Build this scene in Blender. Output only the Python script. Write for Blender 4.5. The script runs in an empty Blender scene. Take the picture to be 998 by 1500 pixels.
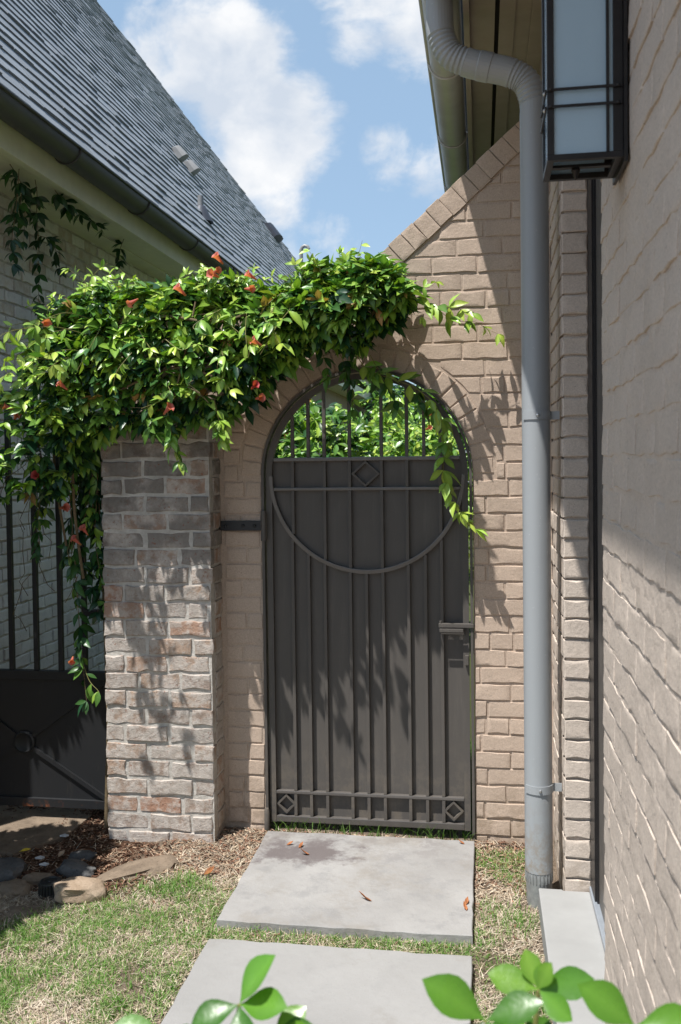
import bpy, bmesh, math, random
import numpy as np
from mathutils import Vector, Matrix, Euler, noise

random.seed(7); rng = np.random.default_rng(11)
R = math.radians
sc = bpy.context.scene
COL = sc.collection

# ------------------------------------------------------------------ camera
cam_d = bpy.data.cameras.new('camera'); cam = bpy.data.objects.new('camera', cam_d); COL.objects.link(cam)
sc.camera = cam
cam_d.sensor_fit = 'VERTICAL'; cam_d.sensor_height = 36.0; cam_d.sensor_width = 24.0
cam_d.lens = 32.4; cam_d.clip_start = 0.05; cam_d.clip_end = 3000
yaw, pitch, roll = math.atan(206/1350), R(1.5), R(0.7)
fw = Vector((-math.sin(yaw)*math.cos(pitch), math.cos(yaw)*math.cos(pitch), -math.sin(pitch)))
r0 = Vector((math.cos(yaw), math.sin(yaw), 0)); u0 = r0.cross(fw)
rv = r0*math.cos(roll) - u0*math.sin(roll); uv = u0*math.cos(roll) + r0*math.sin(roll)
m = Matrix((rv, uv, -fw)).transposed().to_4x4(); m.translation = Vector((0, 0, 1.735))
cam.matrix_world = m
cam_d.shift_y = -40/1500
cam_d.dof.use_dof = True; cam_d.dof.focus_distance = 4.15; cam_d.dof.aperture_fstop = 7.1
CAM = Vector((0, 0, 1.735))

# ------------------------------------------------------------------ light
SUN = Vector((0.262, 0.345, -1.0)).normalized()          # direction the light travels
SKY_STRENGTH, SUN_STRENGTH, EXPOSURE = 0.095, 4.9, 0.48
world = bpy.data.worlds.new('World'); sc.world = world; world.use_nodes = True
def build_world():
    nt = world.node_tree; nt.nodes.clear(); N = nt.nodes; L = nt.links
    out = N.new('ShaderNodeOutputWorld'); bg = N.new('ShaderNodeBackground'); bg.inputs['Strength'].default_value = SKY_STRENGTH
    sky = N.new('ShaderNodeTexSky'); sky.sky_type = 'NISHITA'; sky.sun_disc = False
    el = math.asin(-SUN.z); sky.sun_elevation = el
    sky.sun_rotation = math.atan2(-SUN.x, -SUN.y)
    sky.altitude = 100; sky.air_density = 1.0; sky.dust_density = 1.2; sky.ozone_density = 1.5
    tc = N.new('ShaderNodeTexCoord'); d = tc.outputs['Generated']
    def math_(op, a, b=None, clamp=False):
        n = N.new('ShaderNodeMath'); n.operation = op; n.use_clamp = clamp
        for i, v in enumerate((a, b)):
            if v is None: continue
            if isinstance(v, (int, float)): n.inputs[i].default_value = v
            else: L.new(v, n.inputs[i])
        return n.outputs[0]
    def noise_(scale, detail, rough, off=(0, 0, 0), dist=0.0):
        mp = N.new('ShaderNodeMapping'); mp.inputs['Location'].default_value = off; mp.inputs['Scale'].default_value = (1, 1, 1.5)
        L.new(d, mp.inputs['Vector'])
        n = N.new('ShaderNodeTexNoise'); n.inputs['Scale'].default_value = scale; n.inputs['Detail'].default_value = detail
        n.inputs['Roughness'].default_value = rough; n.inputs['Distortion'].default_value = dist
        L.new(mp.outputs[0], n.inputs['Vector']); return n.outputs['Fac']
    # cumulus banks: soft regions of the sky where cloud gathers, broken up by fractal noise
    banks = [((-.262, .878, .398), .085, 1.0), ((-.300, .868, .392), .06, .95), ((-.232, .898, .375), .082, 1.0), ((-.198, .918, .345), .075, .95), ((-.215, .930, .300), .10, .72),
             ((-.105, .900, .425), .06, .85), ((-.060, .895, .440), .09, 1.0), ((-.090, .945, .308), .045, .58), ((-.045, .956, .292), .05, .58),
             ((-.17, .955, .235), .08, .45), ((.5, .7, .45), .20, 1.0), ((-.75, .5, .42), .20, .9), ((.3, -.8, .5), .22, .9), ((-.5, -.6, .6), .2, .8), ((.9, -.1, .35), .2, .9), ((-.9, -.3, .3), .2, .9)]
    acc = None
    for c, rad, amp in banks:
        vm = N.new('ShaderNodeVectorMath'); vm.operation = 'DISTANCE'; L.new(d, vm.inputs[0]); vm.inputs[1].default_value = Vector(c).normalized()
        mr = N.new('ShaderNodeMapRange'); mr.interpolation_type = 'SMOOTHSTEP'
        mr.inputs['From Min'].default_value = rad*1.15; mr.inputs['From Max'].default_value = rad*0.25
        mr.inputs['To Min'].default_value = 0; mr.inputs['To Max'].default_value = amp
        L.new(vm.outputs['Value'], mr.inputs['Value'])
        acc = mr.outputs[0] if acc is None else math_('MAXIMUM', acc, mr.outputs[0])
    n1 = noise_(9.5, 10, .60, (3.1, 1.7, .4), .3)
    n2 = noise_(32, 6, .62, (1.3, 8.2, 2.0), .4)
    f = math_('ADD', math_('MULTIPLY', acc, .50), math_('MULTIPLY', n1, 1.0))
    f = math_('ADD', f, math_('MULTIPLY', n2, .22))
    dens = N.new('ShaderNodeMapRange'); dens.interpolation_type = 'SMOOTHSTEP'
    dens.inputs['From Min'].default_value = .735; dens.inputs['From Max'].default_value = 1.06; L.new(f, dens.inputs['Value'])
    # cloud body: bright tops and grey-blue thick bases
    n3 = noise_(9, 7, .55, (3.1, 1.7, .52), .2)
    sh = N.new('ShaderNodeMapRange'); sh.inputs['From Min'].default_value = .38; sh.inputs['From Max'].default_value = .62; L.new(n3, sh.inputs['Value'])
    cm = N.new('ShaderNodeMixRGB'); L.new(sh.outputs[0], cm.inputs[0])
    cm.inputs[1].default_value = (4.9, 5.45, 6.25, 1); cm.inputs[2].default_value = (7.3, 7.4, 7.55, 1)
    # thin veil over the blue
    veil = N.new('ShaderNodeMixRGB'); veil.inputs[0].default_value = .5; L.new(sky.outputs[0], veil.inputs[1]); veil.inputs[2].default_value = (3.9, 5.7, 7.7, 1)
    mix = N.new('ShaderNodeMixRGB'); L.new(dens.outputs[0], mix.inputs[0]); L.new(veil.outputs[0], mix.inputs[1]); L.new(cm.outputs[0], mix.inputs[2])
    L.new(mix.outputs[0], bg.inputs['Color']); L.new(bg.outputs[0], out.inputs['Surface'])
build_world()
sun_d = bpy.data.lights.new('sun', 'SUN'); sun_d.energy = SUN_STRENGTH; sun_d.angle = R(0.53); sun_d.color = (1.0, .968, .92)
sun = bpy.data.objects.new('sun', sun_d); COL.objects.link(sun); sun.rotation_euler = SUN.to_track_quat('-Z', 'Y').to_euler(); sun.location = (-3, -5, 12)
sc.view_settings.view_transform = 'Standard'; sc.view_settings.look = 'None'; sc.view_settings.gamma = 1; sc.view_settings.exposure = EXPOSURE
sc.view_settings.use_curve_mapping = False
sc.render.engine = 'CYCLES'; sc.cycles.max_bounces = 5; sc.cycles.diffuse_bounces = 3; sc.cycles.glossy_bounces = 2; sc.cycles.transmission_bounces = 4; sc.cycles.transparent_max_bounces = 4
sc.cycles.use_denoising = True

# ------------------------------------------------------------------ materials
MATS = {}
class NT:
    def __init__(s, name):
        s.m = bpy.data.materials.new(name); s.m.use_nodes = True; s.nt = s.m.node_tree; s.N = s.nt.nodes; s.L = s.nt.links
        s.b = s.N['Principled BSDF']; s.out = s.N['Material Output']; MATS[name] = s.m
        s.pos = s.N.new('ShaderNodeNewGeometry').outputs['Position']
    def link(s, a, b): s.L.new(a, b)
    def noise(s, scale, detail=4, rough=.55, vec=None, sc3=None, dist=0, off=(0, 0, 0)):
        v = vec or s.pos
        if sc3 or off != (0, 0, 0):
            mp = s.N.new('ShaderNodeMapping'); mp.inputs['Scale'].default_value = sc3 or (1, 1, 1); mp.inputs['Location'].default_value = off; s.link(v, mp.inputs['Vector']); v = mp.outputs[0]
        n = s.N.new('ShaderNodeTexNoise'); n.inputs['Scale'].default_value = scale; n.inputs['Detail'].default_value = detail; n.inputs['Roughness'].default_value = rough
        n.inputs['Distortion'].default_value = dist; s.link(v, n.inputs['Vector']); return n.outputs['Fac']
    def voro(s, scale, feature='F1', sc3=None):
        v = s.pos
        if sc3:
            mp = s.N.new('ShaderNodeMapping'); mp.inputs['Scale'].default_value = sc3; s.link(v, mp.inputs['Vector']); v = mp.outputs[0]
        n = s.N.new('ShaderNodeTexVoronoi'); n.feature = feature; n.inputs['Scale'].default_value = scale; s.link(v, n.inputs['Vector']); return n.outputs['Distance']
    def ramp(s, fac, stops, interp='LINEAR'):
        r = s.N.new('ShaderNodeValToRGB'); r.color_ramp.interpolation = interp; el = r.color_ramp.elements
        while len(el) < len(stops): el.new(.5)
        for e, (p, c) in zip(el, stops):
            e.position = p; e.color = c if len(c) == 4 else (*c, 1)
        s.link(fac, r.inputs[0]); return r.outputs[0]
    def mr(s, v, a, b, c=0., d=1., smooth=True):
        n = s.N.new('ShaderNodeMapRange'); n.interpolation_type = 'SMOOTHSTEP' if smooth else 'LINEAR'
        for k, x in zip(('From Min', 'From Max', 'To Min', 'To Max'), (a, b, c, d)): n.inputs[k].default_value = x
        s.link(v, n.inputs['Value']); return n.outputs[0]
    def mix(s, fac, a, b, mode='MIX'):
        n = s.N.new('ShaderNodeMixRGB'); n.blend_type = mode
        for i, v in enumerate((fac, a, b)):
            if isinstance(v, (int, float)): n.inputs[i].default_value = v
            elif isinstance(v, tuple): n.inputs[i].default_value = v if len(v) == 4 else (*v, 1)
            else: s.link(v, n.inputs[i])
        return n.outputs[0]
    def math(s, op, a, b=0.0):
        n = s.N.new('ShaderNodeMath'); n.operation = op
        for i, v in enumerate((a, b)):
            if isinstance(v, (int, float)): n.inputs[i].default_value = v
            else: s.link(v, n.inputs[i])
        return n.outputs[0]
    def xyz(s, vec=None):
        n = s.N.new('ShaderNodeSeparateXYZ'); s.link(vec or s.pos, n.inputs[0]); return n.outputs
    def rand(s): return s.N.new('ShaderNodeObjectInfo').outputs['Random']
    def attr(s, name='Col'):
        n = s.N.new('ShaderNodeAttribute'); n.attribute_name = name; return n.outputs['Color']
    def bump(s, h, strength=.5, dist=.01):
        n = s.N.new('ShaderNodeBump'); n.inputs['Strength'].default_value = strength; n.inputs['Distance'].default_value = dist
        s.link(h, n.inputs['Height'])
        if s.b.inputs['Normal'].is_linked: s.link(s.b.inputs['Normal'].links[0].from_socket, n.inputs['Normal'])
        s.link(n.outputs[0], s.b.inputs['Normal']); return n.outputs[0]
    def color(s, c):
        if isinstance(c, tuple): s.b.inputs['Base Color'].default_value = (*c[:3], 1)
        else: s.link(c, s.b.inputs['Base Color'])
    def set(s, **k):
        for n, v in k.items():
            i = s.b.inputs[n.replace('_', ' ')]
            if isinstance(v, (int, float, tuple)): i.default_value = v
            else: s.link(v, i)

def painted_brick(name, base, rough_scale=1.0):
    t = NT(name)
    n1 = t.noise(3.0, 5, .6); n2 = t.noise(60, 4, .6); n3 = t.noise(14, 5, .6)
    c = t.ramp(n1, [(.3, tuple(x*.90 for x in base)), (.7, tuple(min(1, x*1.08) for x in base))])
    c = t.mix(t.mr(n3, .58, .75, 0, .35), c, (base[0]*.75, base[1]*.74, base[2]*.72))
    rnd = t.rand(); c = t.mix(t.mr(rnd, 0, 1, 0, .16, False), c, tuple(x*.7 for x in base))
    grime = t.mr(t.noise(90, 3, .7), .62, .72, 0, .5); c = t.mix(grime, c, (.17, .125, .095))
    c = t.mix(.55, c, t.ramp(t.noise(170, 3, .7), [(.3, (.72, .72, .72)), (.7, (1.25, 1.25, 1.25))]), 'MULTIPLY')
    c = t.mix(t.mr(t.noise(6, 5, .7, sc3=(2.5, 2.5, .35)), .58, .74, 0, .22), c, tuple(x*.6 for x in base))
    c = t.mix(t.math('MULTIPLY', t.mr(t.xyz()[2], .35, .02, 0, .55), t.mr(t.noise(13, 5, .7), .40, .62)), c, (.24, .18, .125))
    t.color(c); t.set(Roughness=.78, Specular_IOR_Level=.25)
    t.bump(t.noise(10, 3, .5), .25*rough_scale, .008); t.bump(n3, .4*rough_scale, .006); t.bump(n2, .4*rough_scale, .004); t.bump(t.noise(220, 3, .6), .35, .0015)
    return t.m
painted_brick('beige_paint', (.495, .39, .31))
painted_brick('beige_paint_house', (.565, .485, .415), 1.1)

t = NT('reclaimed_brick')
rnd = t.rand(); z = t.xyz()[2]
n_w = t.noise(18, 6, .68); n_c = t.noise(45, 5, .65); n_s = t.noise(6, 5, .6)
brickc = t.ramp(rnd, [(0, (.36, .20, .135)), (.25, (.40, .29, .22)), (.5, (.30, .24, .205)), (.75, (.45, .31, .22)), (1, (.24, .195, .175))])
wash = t.ramp(n_c, [(.3, (.43, .38, .335)), (.7, (.60, .55, .505))])
cov = t.math('ADD', t.mr(n_w, .25, .60), t.mr(rnd, 0, 1, -.42, .25, False))
c = t.mix(t.mr(cov, .15, .85, .05, .92), brickc, wash)
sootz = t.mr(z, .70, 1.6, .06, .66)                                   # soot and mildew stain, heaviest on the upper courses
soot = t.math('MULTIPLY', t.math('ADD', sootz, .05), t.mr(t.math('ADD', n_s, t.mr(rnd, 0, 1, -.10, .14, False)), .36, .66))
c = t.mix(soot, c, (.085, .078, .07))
c = t.mix(t.mr(t.noise(75, 4, .7), .60, .68, 0, .8), c, (.25, .10, .065))
c = t.mix(t.mr(t.noise(120, 3, .7), .66, .72, 0, .6), c, (.06, .05, .045))
t.color(c); t.set(Roughness=.9, Specular_IOR_Level=.15)
t.bump(n_w, .55, .010); t.bump(n_c, .6, .006); t.bump(t.noise(160, 3, .7), .5, .0025)

t = NT('old_mortar')
n = t.noise(30, 6, .65); c = t.ramp(n, [(.3, (.42, .39, .35)), (.7, (.64, .61, .565))])
c = t.mix(t.math('MULTIPLY', t.mr(t.xyz()[2], .9, 1.7, 0, .3), t.mr(t.noise(8, 4), .35, .6)), c, (.14, .13, .12))
t.color(c); t.set(Roughness=.95, Specular_IOR_Level=.1); t.bump(n, .6, .008); t.bump(t.noise(150, 3, .7), .4, .002)

t = NT('whitewash_brick')
rnd = t.rand(); n = t.noise(14, 6, .65)
c = t.ramp(n, [(.25, (.52, .50, .48)), (.6, (.74, .73, .71)), (.8, (.80, .79, .77))])
z = t.xyz()[2]
c = t.mix(t.math('MULTIPLY', t.mr(t.math('ADD', n, t.mr(rnd, 0, 1, -.15, .15, False)), .38, .72), t.mr(z, 2.0, 2.7, .25, .75)), c, (.40, .31, .23))
c = t.mix(t.mr(t.noise(60, 4, .7), .60, .72, 0, .5), c, (.26, .19, .15))
t.color(c); t.set(Roughness=.9, Specular_IOR_Level=.15); t.bump(n, .4, .01); t.bump(t.noise(80, 4, .65), .35, .004)

def simple(name, c, rough=.6, spec=.4, metal=0., nscale=25, var=.12, bump=.1, bdist=.003):
    t = NT(name); n = t.noise(nscale, 5, .6)
    t.color(t.ramp(n, [(.3, tuple(x*(1-var) for x in c)), (.7, tuple(min(1, x*(1+var)) for x in c))]))
    t.set(Roughness=rough, Specular_IOR_Level=spec, Metallic=metal)
    if bump: t.bump(n, bump, bdist); t.bump(t.noise(nscale*8, 3, .6), bump, bdist*.3)
    return t
t = simple('gate_paint', (.085, .076, .070), .42, .28, 0, 12, .10, .06)
t.set(Roughness=t.mr(t.noise(9, 5, .6), .3, .7, .42, .62))
c = t.mix(t.mr(t.noise(5, 6, .7, sc3=(6, 6, .5)), .50, .75, 0, .45), (.098, .089, .081), (.15, .135, .12))
c = t.mix(t.math('MULTIPLY', t.mr(t.xyz()[2], .55, .05, 0, .5), t.mr(t.noise(14, 5, .7), .42, .65)), c, (.19, .16, .125))       # dust splashed up from the ground
c = t.mix(t.mr(t.noise(130, 3, .7), .70, .76, 0, .7), c, (.16, .08, .045)); t.color(c)
simple('gate_gloss', (.11, .10, .092), .24, .6, 0, 12, .12, .05)
t = simple('black_iron', (.018, .019, .021), .5, .45, 0, 12, .2, .08)
c = t.mix(t.mr(t.noise(7, 6, .7, sc3=(6, 6, .6)), .58, .74, 0, .55), (.018, .019, .021), (.05, .045, .04))
rust = t.math('MULTIPLY', t.mr(t.noise(11, 6, .7), .50, .62), t.mr(t.xyz()[2], .10, .055, 0, 1)); c = t.mix(rust, c, (.28, .085, .03)); t.color(c)
t = simple('downspout_paint', (.28, .295, .31), .40, .5, 0, 3, .06, .08, .006)
c = t.mix(t.mr(t.noise(9, 5, .7, sc3=(3, 3, .22)), .5, .72, 0, .28), (.335, .355, .37), (.25, .26, .262))
c = t.mix(t.math('MULTIPLY', t.mr(t.xyz()[2], .45, .05, 0, .75), t.mr(t.noise(26, 5, .7), .42, .60)), c, (.27, .215, .155))       # mud splashes at the foot
c = t.mix(t.mr(t.noise(110, 2, .6), .70, .75, 0, .6), c, (.50, .50, .50)); t.color(c)
t = simple('downspout_adapter', (.30, .31, .31), .5, .5, .3, 40, .2, .2)
simple('gutter_grey', (.48, .48, .46), .32, .45, 0, 6, .12, .06)
simple('gutter_dark', (.060, .060, .062), .5, .45, 0, 6, .14, .06)
simple('trim_cream', (.66, .65, .50), .6, .35, 0, 10, .06, .08)
simple('soffit_taupe', (.30, .255, .205), .65, .3, 0, 10, .08, .1)
simple('soffit_dark', (.03, .027, .024), .8, .2)
simple('lantern_bronze', (.022, .020, .020), .42, .5, .3, 30, .2, .1)
t = NT('frosted_glass')
n = t.noise(3, 3, .5, sc3=(1, 1, .4)); t.color(t.ramp(n, [(.3, (.40, .58, .72)), (.7, (.52, .70, .84))]))  # blue of the reflected sky is put into the pane colour
t.set(Roughness=.22, Specular_IOR_Level=.8, Transmission_Weight=.12, IOR=1.45, Coat_Weight=.5, Coat_Roughness=.08); t.bump(t.noise(160, 2, .5), .25, .0012)
simple('bulb_white', (.85, .85, .82), .3, .5, 0, 10, .02, 0)
t = simple('roof_shingle', (.115, .135, .155), .75, .3, 0, 30, .2, .3, .004)
rnd = t.attr('Col'); c = t.mix(t.noise(2.2, 5, .6), (.235, .262, .29), (.31, .338, .365)); c = t.mix(.6, c, rnd, 'MULTIPLY')
c = t.mix(t.mr(t.noise(350, 2, .6), .5, .7, 0, .35), c, (.26, .29, .32)); t.color(c)
simple('roof_deck', (.03, .033, .038), .9, .2)
simple('vent_grey', (.26, .26, .26), .5, .4, .2, 20, .1, .1)
simple('vent_dark', (.05, .055, .07), .5, .4, .2, 20, .1, .1)
t = NT('slab_stone')
n = t.noise(2.2, 6, .62); n2 = t.noise(11, 6, .68); n3 = t.noise(70, 4, .65)
c = t.ramp(n, [(.3, (.270, .262, .254)), (.7, (.352, .343, .334))]); c = t.mix(t.mr(n2, .48, .68, 0, .55), c, (.225, .222, .222))
c = t.mix(t.mr(n3, .6, .72, 0, .25), c, (.24, .23, .22))
p = t.xyz()
# damp, algae-dark stain near the gate end of the slab, with a shape of its own
dx = t.math('MULTIPLY', t.math('SUBTRACT', p[0], -.78), 3.0); dy = t.math('MULTIPLY', t.math('SUBTRACT', p[1], 3.90), 5.0)
rr = t.math('SQRT', t.math('ADD', t.math('MULTIPLY', dx, dx), t.math('MULTIPLY', dy, dy)))
st = t.mr(t.math('ADD', rr, t.math('MULTIPLY', t.math('SUBTRACT', t.noise(9, 6, .7), .5), 3.2)), .25, .95, .85, 0)
c = t.mix(st, c, (.115, .095, .095))
st2 = t.math('MULTIPLY', t.mr(p[1], 3.72, 4.1, 0, .7), t.mr(t.noise(7, 6, .7, off=(2, 1, 0)), .45, .62)); c = t.mix(st2, c, (.20, .185, .18)); c = t.mix(t.mr(t.noise(3.2, 7, .72, off=(5, 2, 0)), .50, .68, 0, .5), c, (.235, .21, .18))
t.color(c); t.set(Roughness=.82, Specular_IOR_Level=.25); t.bump(n2, .5, .01); t.bump(n3, .35, .003); t.bump(t.noise(4, 4, .6), .4, .02)
t = NT('slab_concrete')
n = t.noise(1.7, 6, .6); n2 = t.noise(14, 6, .65); c = t.ramp(n, [(.3, (.268, .263, .256)), (.7, (.330, .324, .316))])
c = t.mix(t.mr(n2, .5, .75, 0, .3), c, (.235, .233, .23)); c = t.mix(t.mr(t.noise(5, 6, .72), .54, .7, 0, .4), c, (.24, .225, .205)); c = t.mix(t.mr(t.noise(260, 2, .6), .62, .72, 0, .35), c, (.16, .155, .15))
t.color(c); t.set(Roughness=.8, Specular_IOR_Level=.25); t.bump(n2, .4, .006); t.bump(t.noise(3, 4, .6), .4, .02); t.bump(t.noise(120, 3), .2, .0015)
t = simple('sill_concrete', (.31, .31, .305), .8, .25, 0, 8, .06, .3, .003)
simple('threshold_metal', (.38, .42, .47), .35, .5, .4, 10, .05, .05)
t = NT('soil')
p = t.xyz(); n = t.noise(9, 7, .68); n2 = t.noise(60, 5, .7); n3 = t.noise(240, 3, .7)
c = t.ramp(n, [(.3, (.22, .165, .12)), (.55, (.34, .265, .20)), (.75, (.44, .36, .28))])
c = t.mix(t.mr(n2, .45, .7, 0, .6), c, (.11, .075, .05)); c = t.mix(t.mr(n3, .52, .68, 0, .6), c, (.42, .34, .25))
mul = t.math('MULTIPLY', t.mr(t.math('ADD', p[0], t.math('MULTIPLY', n, .3)), -1.30, -1.42), t.mr(p[1], 3.45, 3.6)); c = t.mix(mul, c, t.mix(n2, (.075, .04, .025), (.19, .105, .065)))
far = t.mr(p[1], 4.4, 4.7); c = t.mix(far, c, t.mix(n, (.05, .075, .025), (.13, .14, .06)))
t.color(c); t.set(Roughness=.95, Specular_IOR_Level=.1); t.bump(n2, .8, .015); t.bump(n3, .8, .006)

def leafmat(name, rough=.34, trans=.20, spec=.5, tint=(1, 1, 1)):
    t = NT(name); a = t.attr('Col')
    if tint != (1, 1, 1): a = t.mix(1, a, tint, 'MULTIPLY')
    n = t.noise(55, 3, .6); c = t.mix(t.mr(n, .35, .65, 0, .22), a, t.mix(1, a, (.62, .72, .55), 'MULTIPLY'))
    t.color(c); t.set(Roughness=t.mr(n, .3, .7, rough*.8, rough*1.25), Specular_IOR_Level=spec)
    t.bump(t.noise(140, 2, .5), .25, .0015)
    tr = t.N.new('ShaderNodeBsdfTranslucent'); t.link(t.mix(1, c, (1.25, 1.5, .5), 'MULTIPLY'), tr.inputs['Color'])
    ms = t.N.new('ShaderNodeMixShader'); ms.inputs[0].default_value = trans
    t.link(t.b.outputs[0], ms.inputs[1]); t.link(tr.outputs[0], ms.inputs[2]); t.link(ms.outputs[0], t.out.inputs['Surface'])
    return t.m
leafmat('leaf'); leafmat('leaf_glossy', .30, .35, .5); leafmat('grass_blade', .6, .35, .2); leafmat('petal', .5, .35, .3)
t = NT('straw'); t.color(t.attr('Col')); t.set(Roughness=.85, Specular_IOR_Level=.15)
t = NT('bark_chip'); t.color(t.attr('Col')); t.set(Roughness=.9, Specular_IOR_Level=.15); t.bump(t.noise(200, 3), .5, .002)
simple('vine_stem', (.16, .12, .07), .8, .2, 0, 60, .3, .4)
simple('green_stem', (.20, .19, .065), .55, .3, 0, 60, .25, .1)
simple('bark', (.10, .075, .055), .9, .15, 0, 30, .3, .6, .01)
def rockmat(name, a, b):
    t = NT(name); n = t.noise(9, 7, .65); c = t.ramp(n, [(.3, a), (.7, b)]); c = t.mix(t.mr(t.noise(70, 4, .7), .55, .7, 0, .5), c, tuple(x*.5 for x in a))
    t.color(c); t.set(Roughness=.9, Specular_IOR_Level=.15); t.bump(n, .6, .02); t.bump(t.noise(60, 5, .7), .5, .006)
rockmat('rock_tan', (.27, .20, .14), (.42, .33, .25)); rockmat('rock_grey', (.06, .063, .068), (.16, .158, .155)); rockmat('rock_brown', (.13, .10, .075), (.27, .21, .155))
simple('black_plastic', (.018, .019, .020), .45, .5, 0, 30, .15, .1)
t = simple('dead_leaf', (.33, .13, .055), .8, .2, 0, 60, .4, .3)
simple('litter_pale', (.55, .56, .58), .7, .3, 0, 40, .2, .2)
simple('litter_yellow', (.62, .45, .05), .7, .3, 0, 40, .2, .2)
simple('screw_steel', (.55, .55, .55), .3, .5, .9, 40, .1, 0)
simple('far_wall', (.33, .265, .21), .85, .2, 0, 6, .1, .2)
simple('far_white', (.55, .55, .55), .85, .2, 0, 6, .1, .2)
simple('far_glass', (.05, .06, .08), .15, .5, 0, 6, .1, 0)

# ------------------------------------------------------------------ helpers
def link(o, parent=None):
    COL.objects.link(o)
    if parent is not None: o.parent = parent
    return o
def tag(o, label=None, cat=None, group=None, kind=None):
    if label: o['label'] = label
    if cat: o['category'] = cat
    if group: o['group'] = group
    if kind: o['kind'] = kind
    return o
def empty(name, loc=(0, 0, 0), label=None, cat=None, group=None):
    o = bpy.data.objects.new(name, None); o.location = loc; o.empty_display_size = .1
    COL.objects.link(o); return tag(o, label, cat, group)
def mesh_obj(name, me, parent=None, loc=None, world=True):
    o = bpy.data.objects.new(name, me); link(o, parent)
    if loc is not None: o.location = loc
    elif parent is not None and world:                       # geometry given in world coordinates
        p = Vector((0, 0, 0)); q = parent
        while q is not None: p += q.location; q = q.parent
        o.location = -p
    return o
class MB:
    def __init__(s): s.v = []; s.f = []; s.smooth = False
    def add(s, vs, fs):
        n = len(s.v); s.v += [tuple(v) for v in vs]; s.f += [tuple(i+n for i in f) for f in fs]; return s
    def box(s, x0, x1, y0, y1, z0, z1):
        s.add([(x0, y0, z0), (x1, y0, z0), (x1, y1, z0), (x0, y1, z0), (x0, y0, z1), (x1, y0, z1), (x1, y1, z1), (x0, y1, z1)],
              [(0, 3, 2, 1), (4, 5, 6, 7), (0, 1, 5, 4), (1, 2, 6, 5), (2, 3, 7, 6), (3, 0, 4, 7)]); return s
    def prism(s, poly, y0, y1):                             # poly in XZ, counter-clockwise seen from -Y, extruded along Y
        n = len(poly); s.add([(x, y0, z) for x, z in poly] + [(x, y1, z) for x, z in poly],
            [tuple(range(n)), tuple(range(2*n-1, n-1, -1))] + [(i, i+n, (i+1) % n+n, (i+1) % n) for i in range(n)]); return s
    def prism_y(s, poly, y0, y1): return s.prism(poly, y0, y1)
    def prism_z(s, poly, z0, z1):
        n = len(poly); s.add([(x, y, z0) for x, y in poly] + [(x, y, z1) for x, y in poly],
            [tuple(range(n-1, -1, -1)), tuple(range(n, 2*n))] + [(i, (i+1) % n, (i+1) % n+n, i+n) for i in range(n)]); return s
    def tube(s, pts, rad, k=8, caps=True):
        pts = [Vector(p) for p in pts]; n = len(pts); rs = rad if isinstance(rad, (list, tuple)) else [rad]*n
        ref = None; vs = []; fs = []
        for i, p in enumerate(pts):
            tdir = (pts[min(i+1, n-1)] - pts[max(i-1, 0)]).normalized()
            if ref is None: ref = tdir.orthogonal().normalized()
            ref = (ref - tdir*ref.dot(tdir)).normalized(); b = tdir.cross(ref)
            for j in range(k):
                a = 2*math.pi*j/k; vs.append(p + (ref*math.cos(a) + b*math.sin(a))*rs[i])
        for i in range(n-1):
            for j in range(k):
                fs.append((i*k+j, i*k+(j+1) % k, (i+1)*k+(j+1) % k, (i+1)*k+j))
        if caps: fs += [tuple(range(k-1, -1, -1)), tuple((n-1)*k+j for j in range(k))]
        return s.add(vs, fs)
    def lathe(s, prof, c, axis='z', k=20):                  # prof: (r, h)
        vs = []; fs = []
        for r, h in prof:
            for j in range(k):
                a = 2*math.pi*j/k; x, y = r*math.cos(a), r*math.sin(a)
                vs.append({'z': (c[0]+x, c[1]+y, c[2]+h), 'y': (c[0]+x, c[1]+h, c[2]+y), 'x': (c[0]+h, c[1]+x, c[2]+y)}[axis])
        n = len(prof)
        for i in range(n-1):
            for j in range(k): fs.append((i*k+j, i*k+(j+1) % k, (i+1)*k+(j+1) % k, (i+1)*k+j))
        fs += [tuple(range(k-1, -1, -1)), tuple((n-1)*k+j for j in range(k))]
        return s.add(vs, fs)
    def mesh(s, name, mat, smooth=False, fix=True, bevel=0):
        me = bpy.data.meshes.new(name); me.from_pydata(s.v, [], s.f); me.validate()
        if fix or bevel:
            bm = bmesh.new(); bm.from_mesh(me)
            if fix: bmesh.ops.recalc_face_normals(bm, faces=bm.faces)
            if bevel:
                es = [e for e in bm.edges if len(e.link_faces) == 2 and e.calc_face_angle(0) > .6]
                bmesh.ops.bevel(bm, geom=es, offset=bevel, segments=2, affect='EDGES', profile=.6)
            bm.to_mesh(me); bm.free()
        me.materials.append(MATS[mat])
        if smooth:
            for p in me.polygons: p.use_smooth = True
            try: me.set_sharp_from_angle(angle=R(50))
            except Exception: pass
        return me
    def build(s, name, mat, parent=None, smooth=False, bevel=0, fix=True):
        return mesh_obj(name, s.mesh(name, mat, smooth, fix, bevel), parent)

def smoothstep(a, b, x):
    t = min(1, max(0, (x-a)/(b-a))) if a != b else float(x > a); return t*t*(3-2*t)
def nz(x, y, z=0.): return noise.noise(Vector((x, y, z)))

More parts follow.
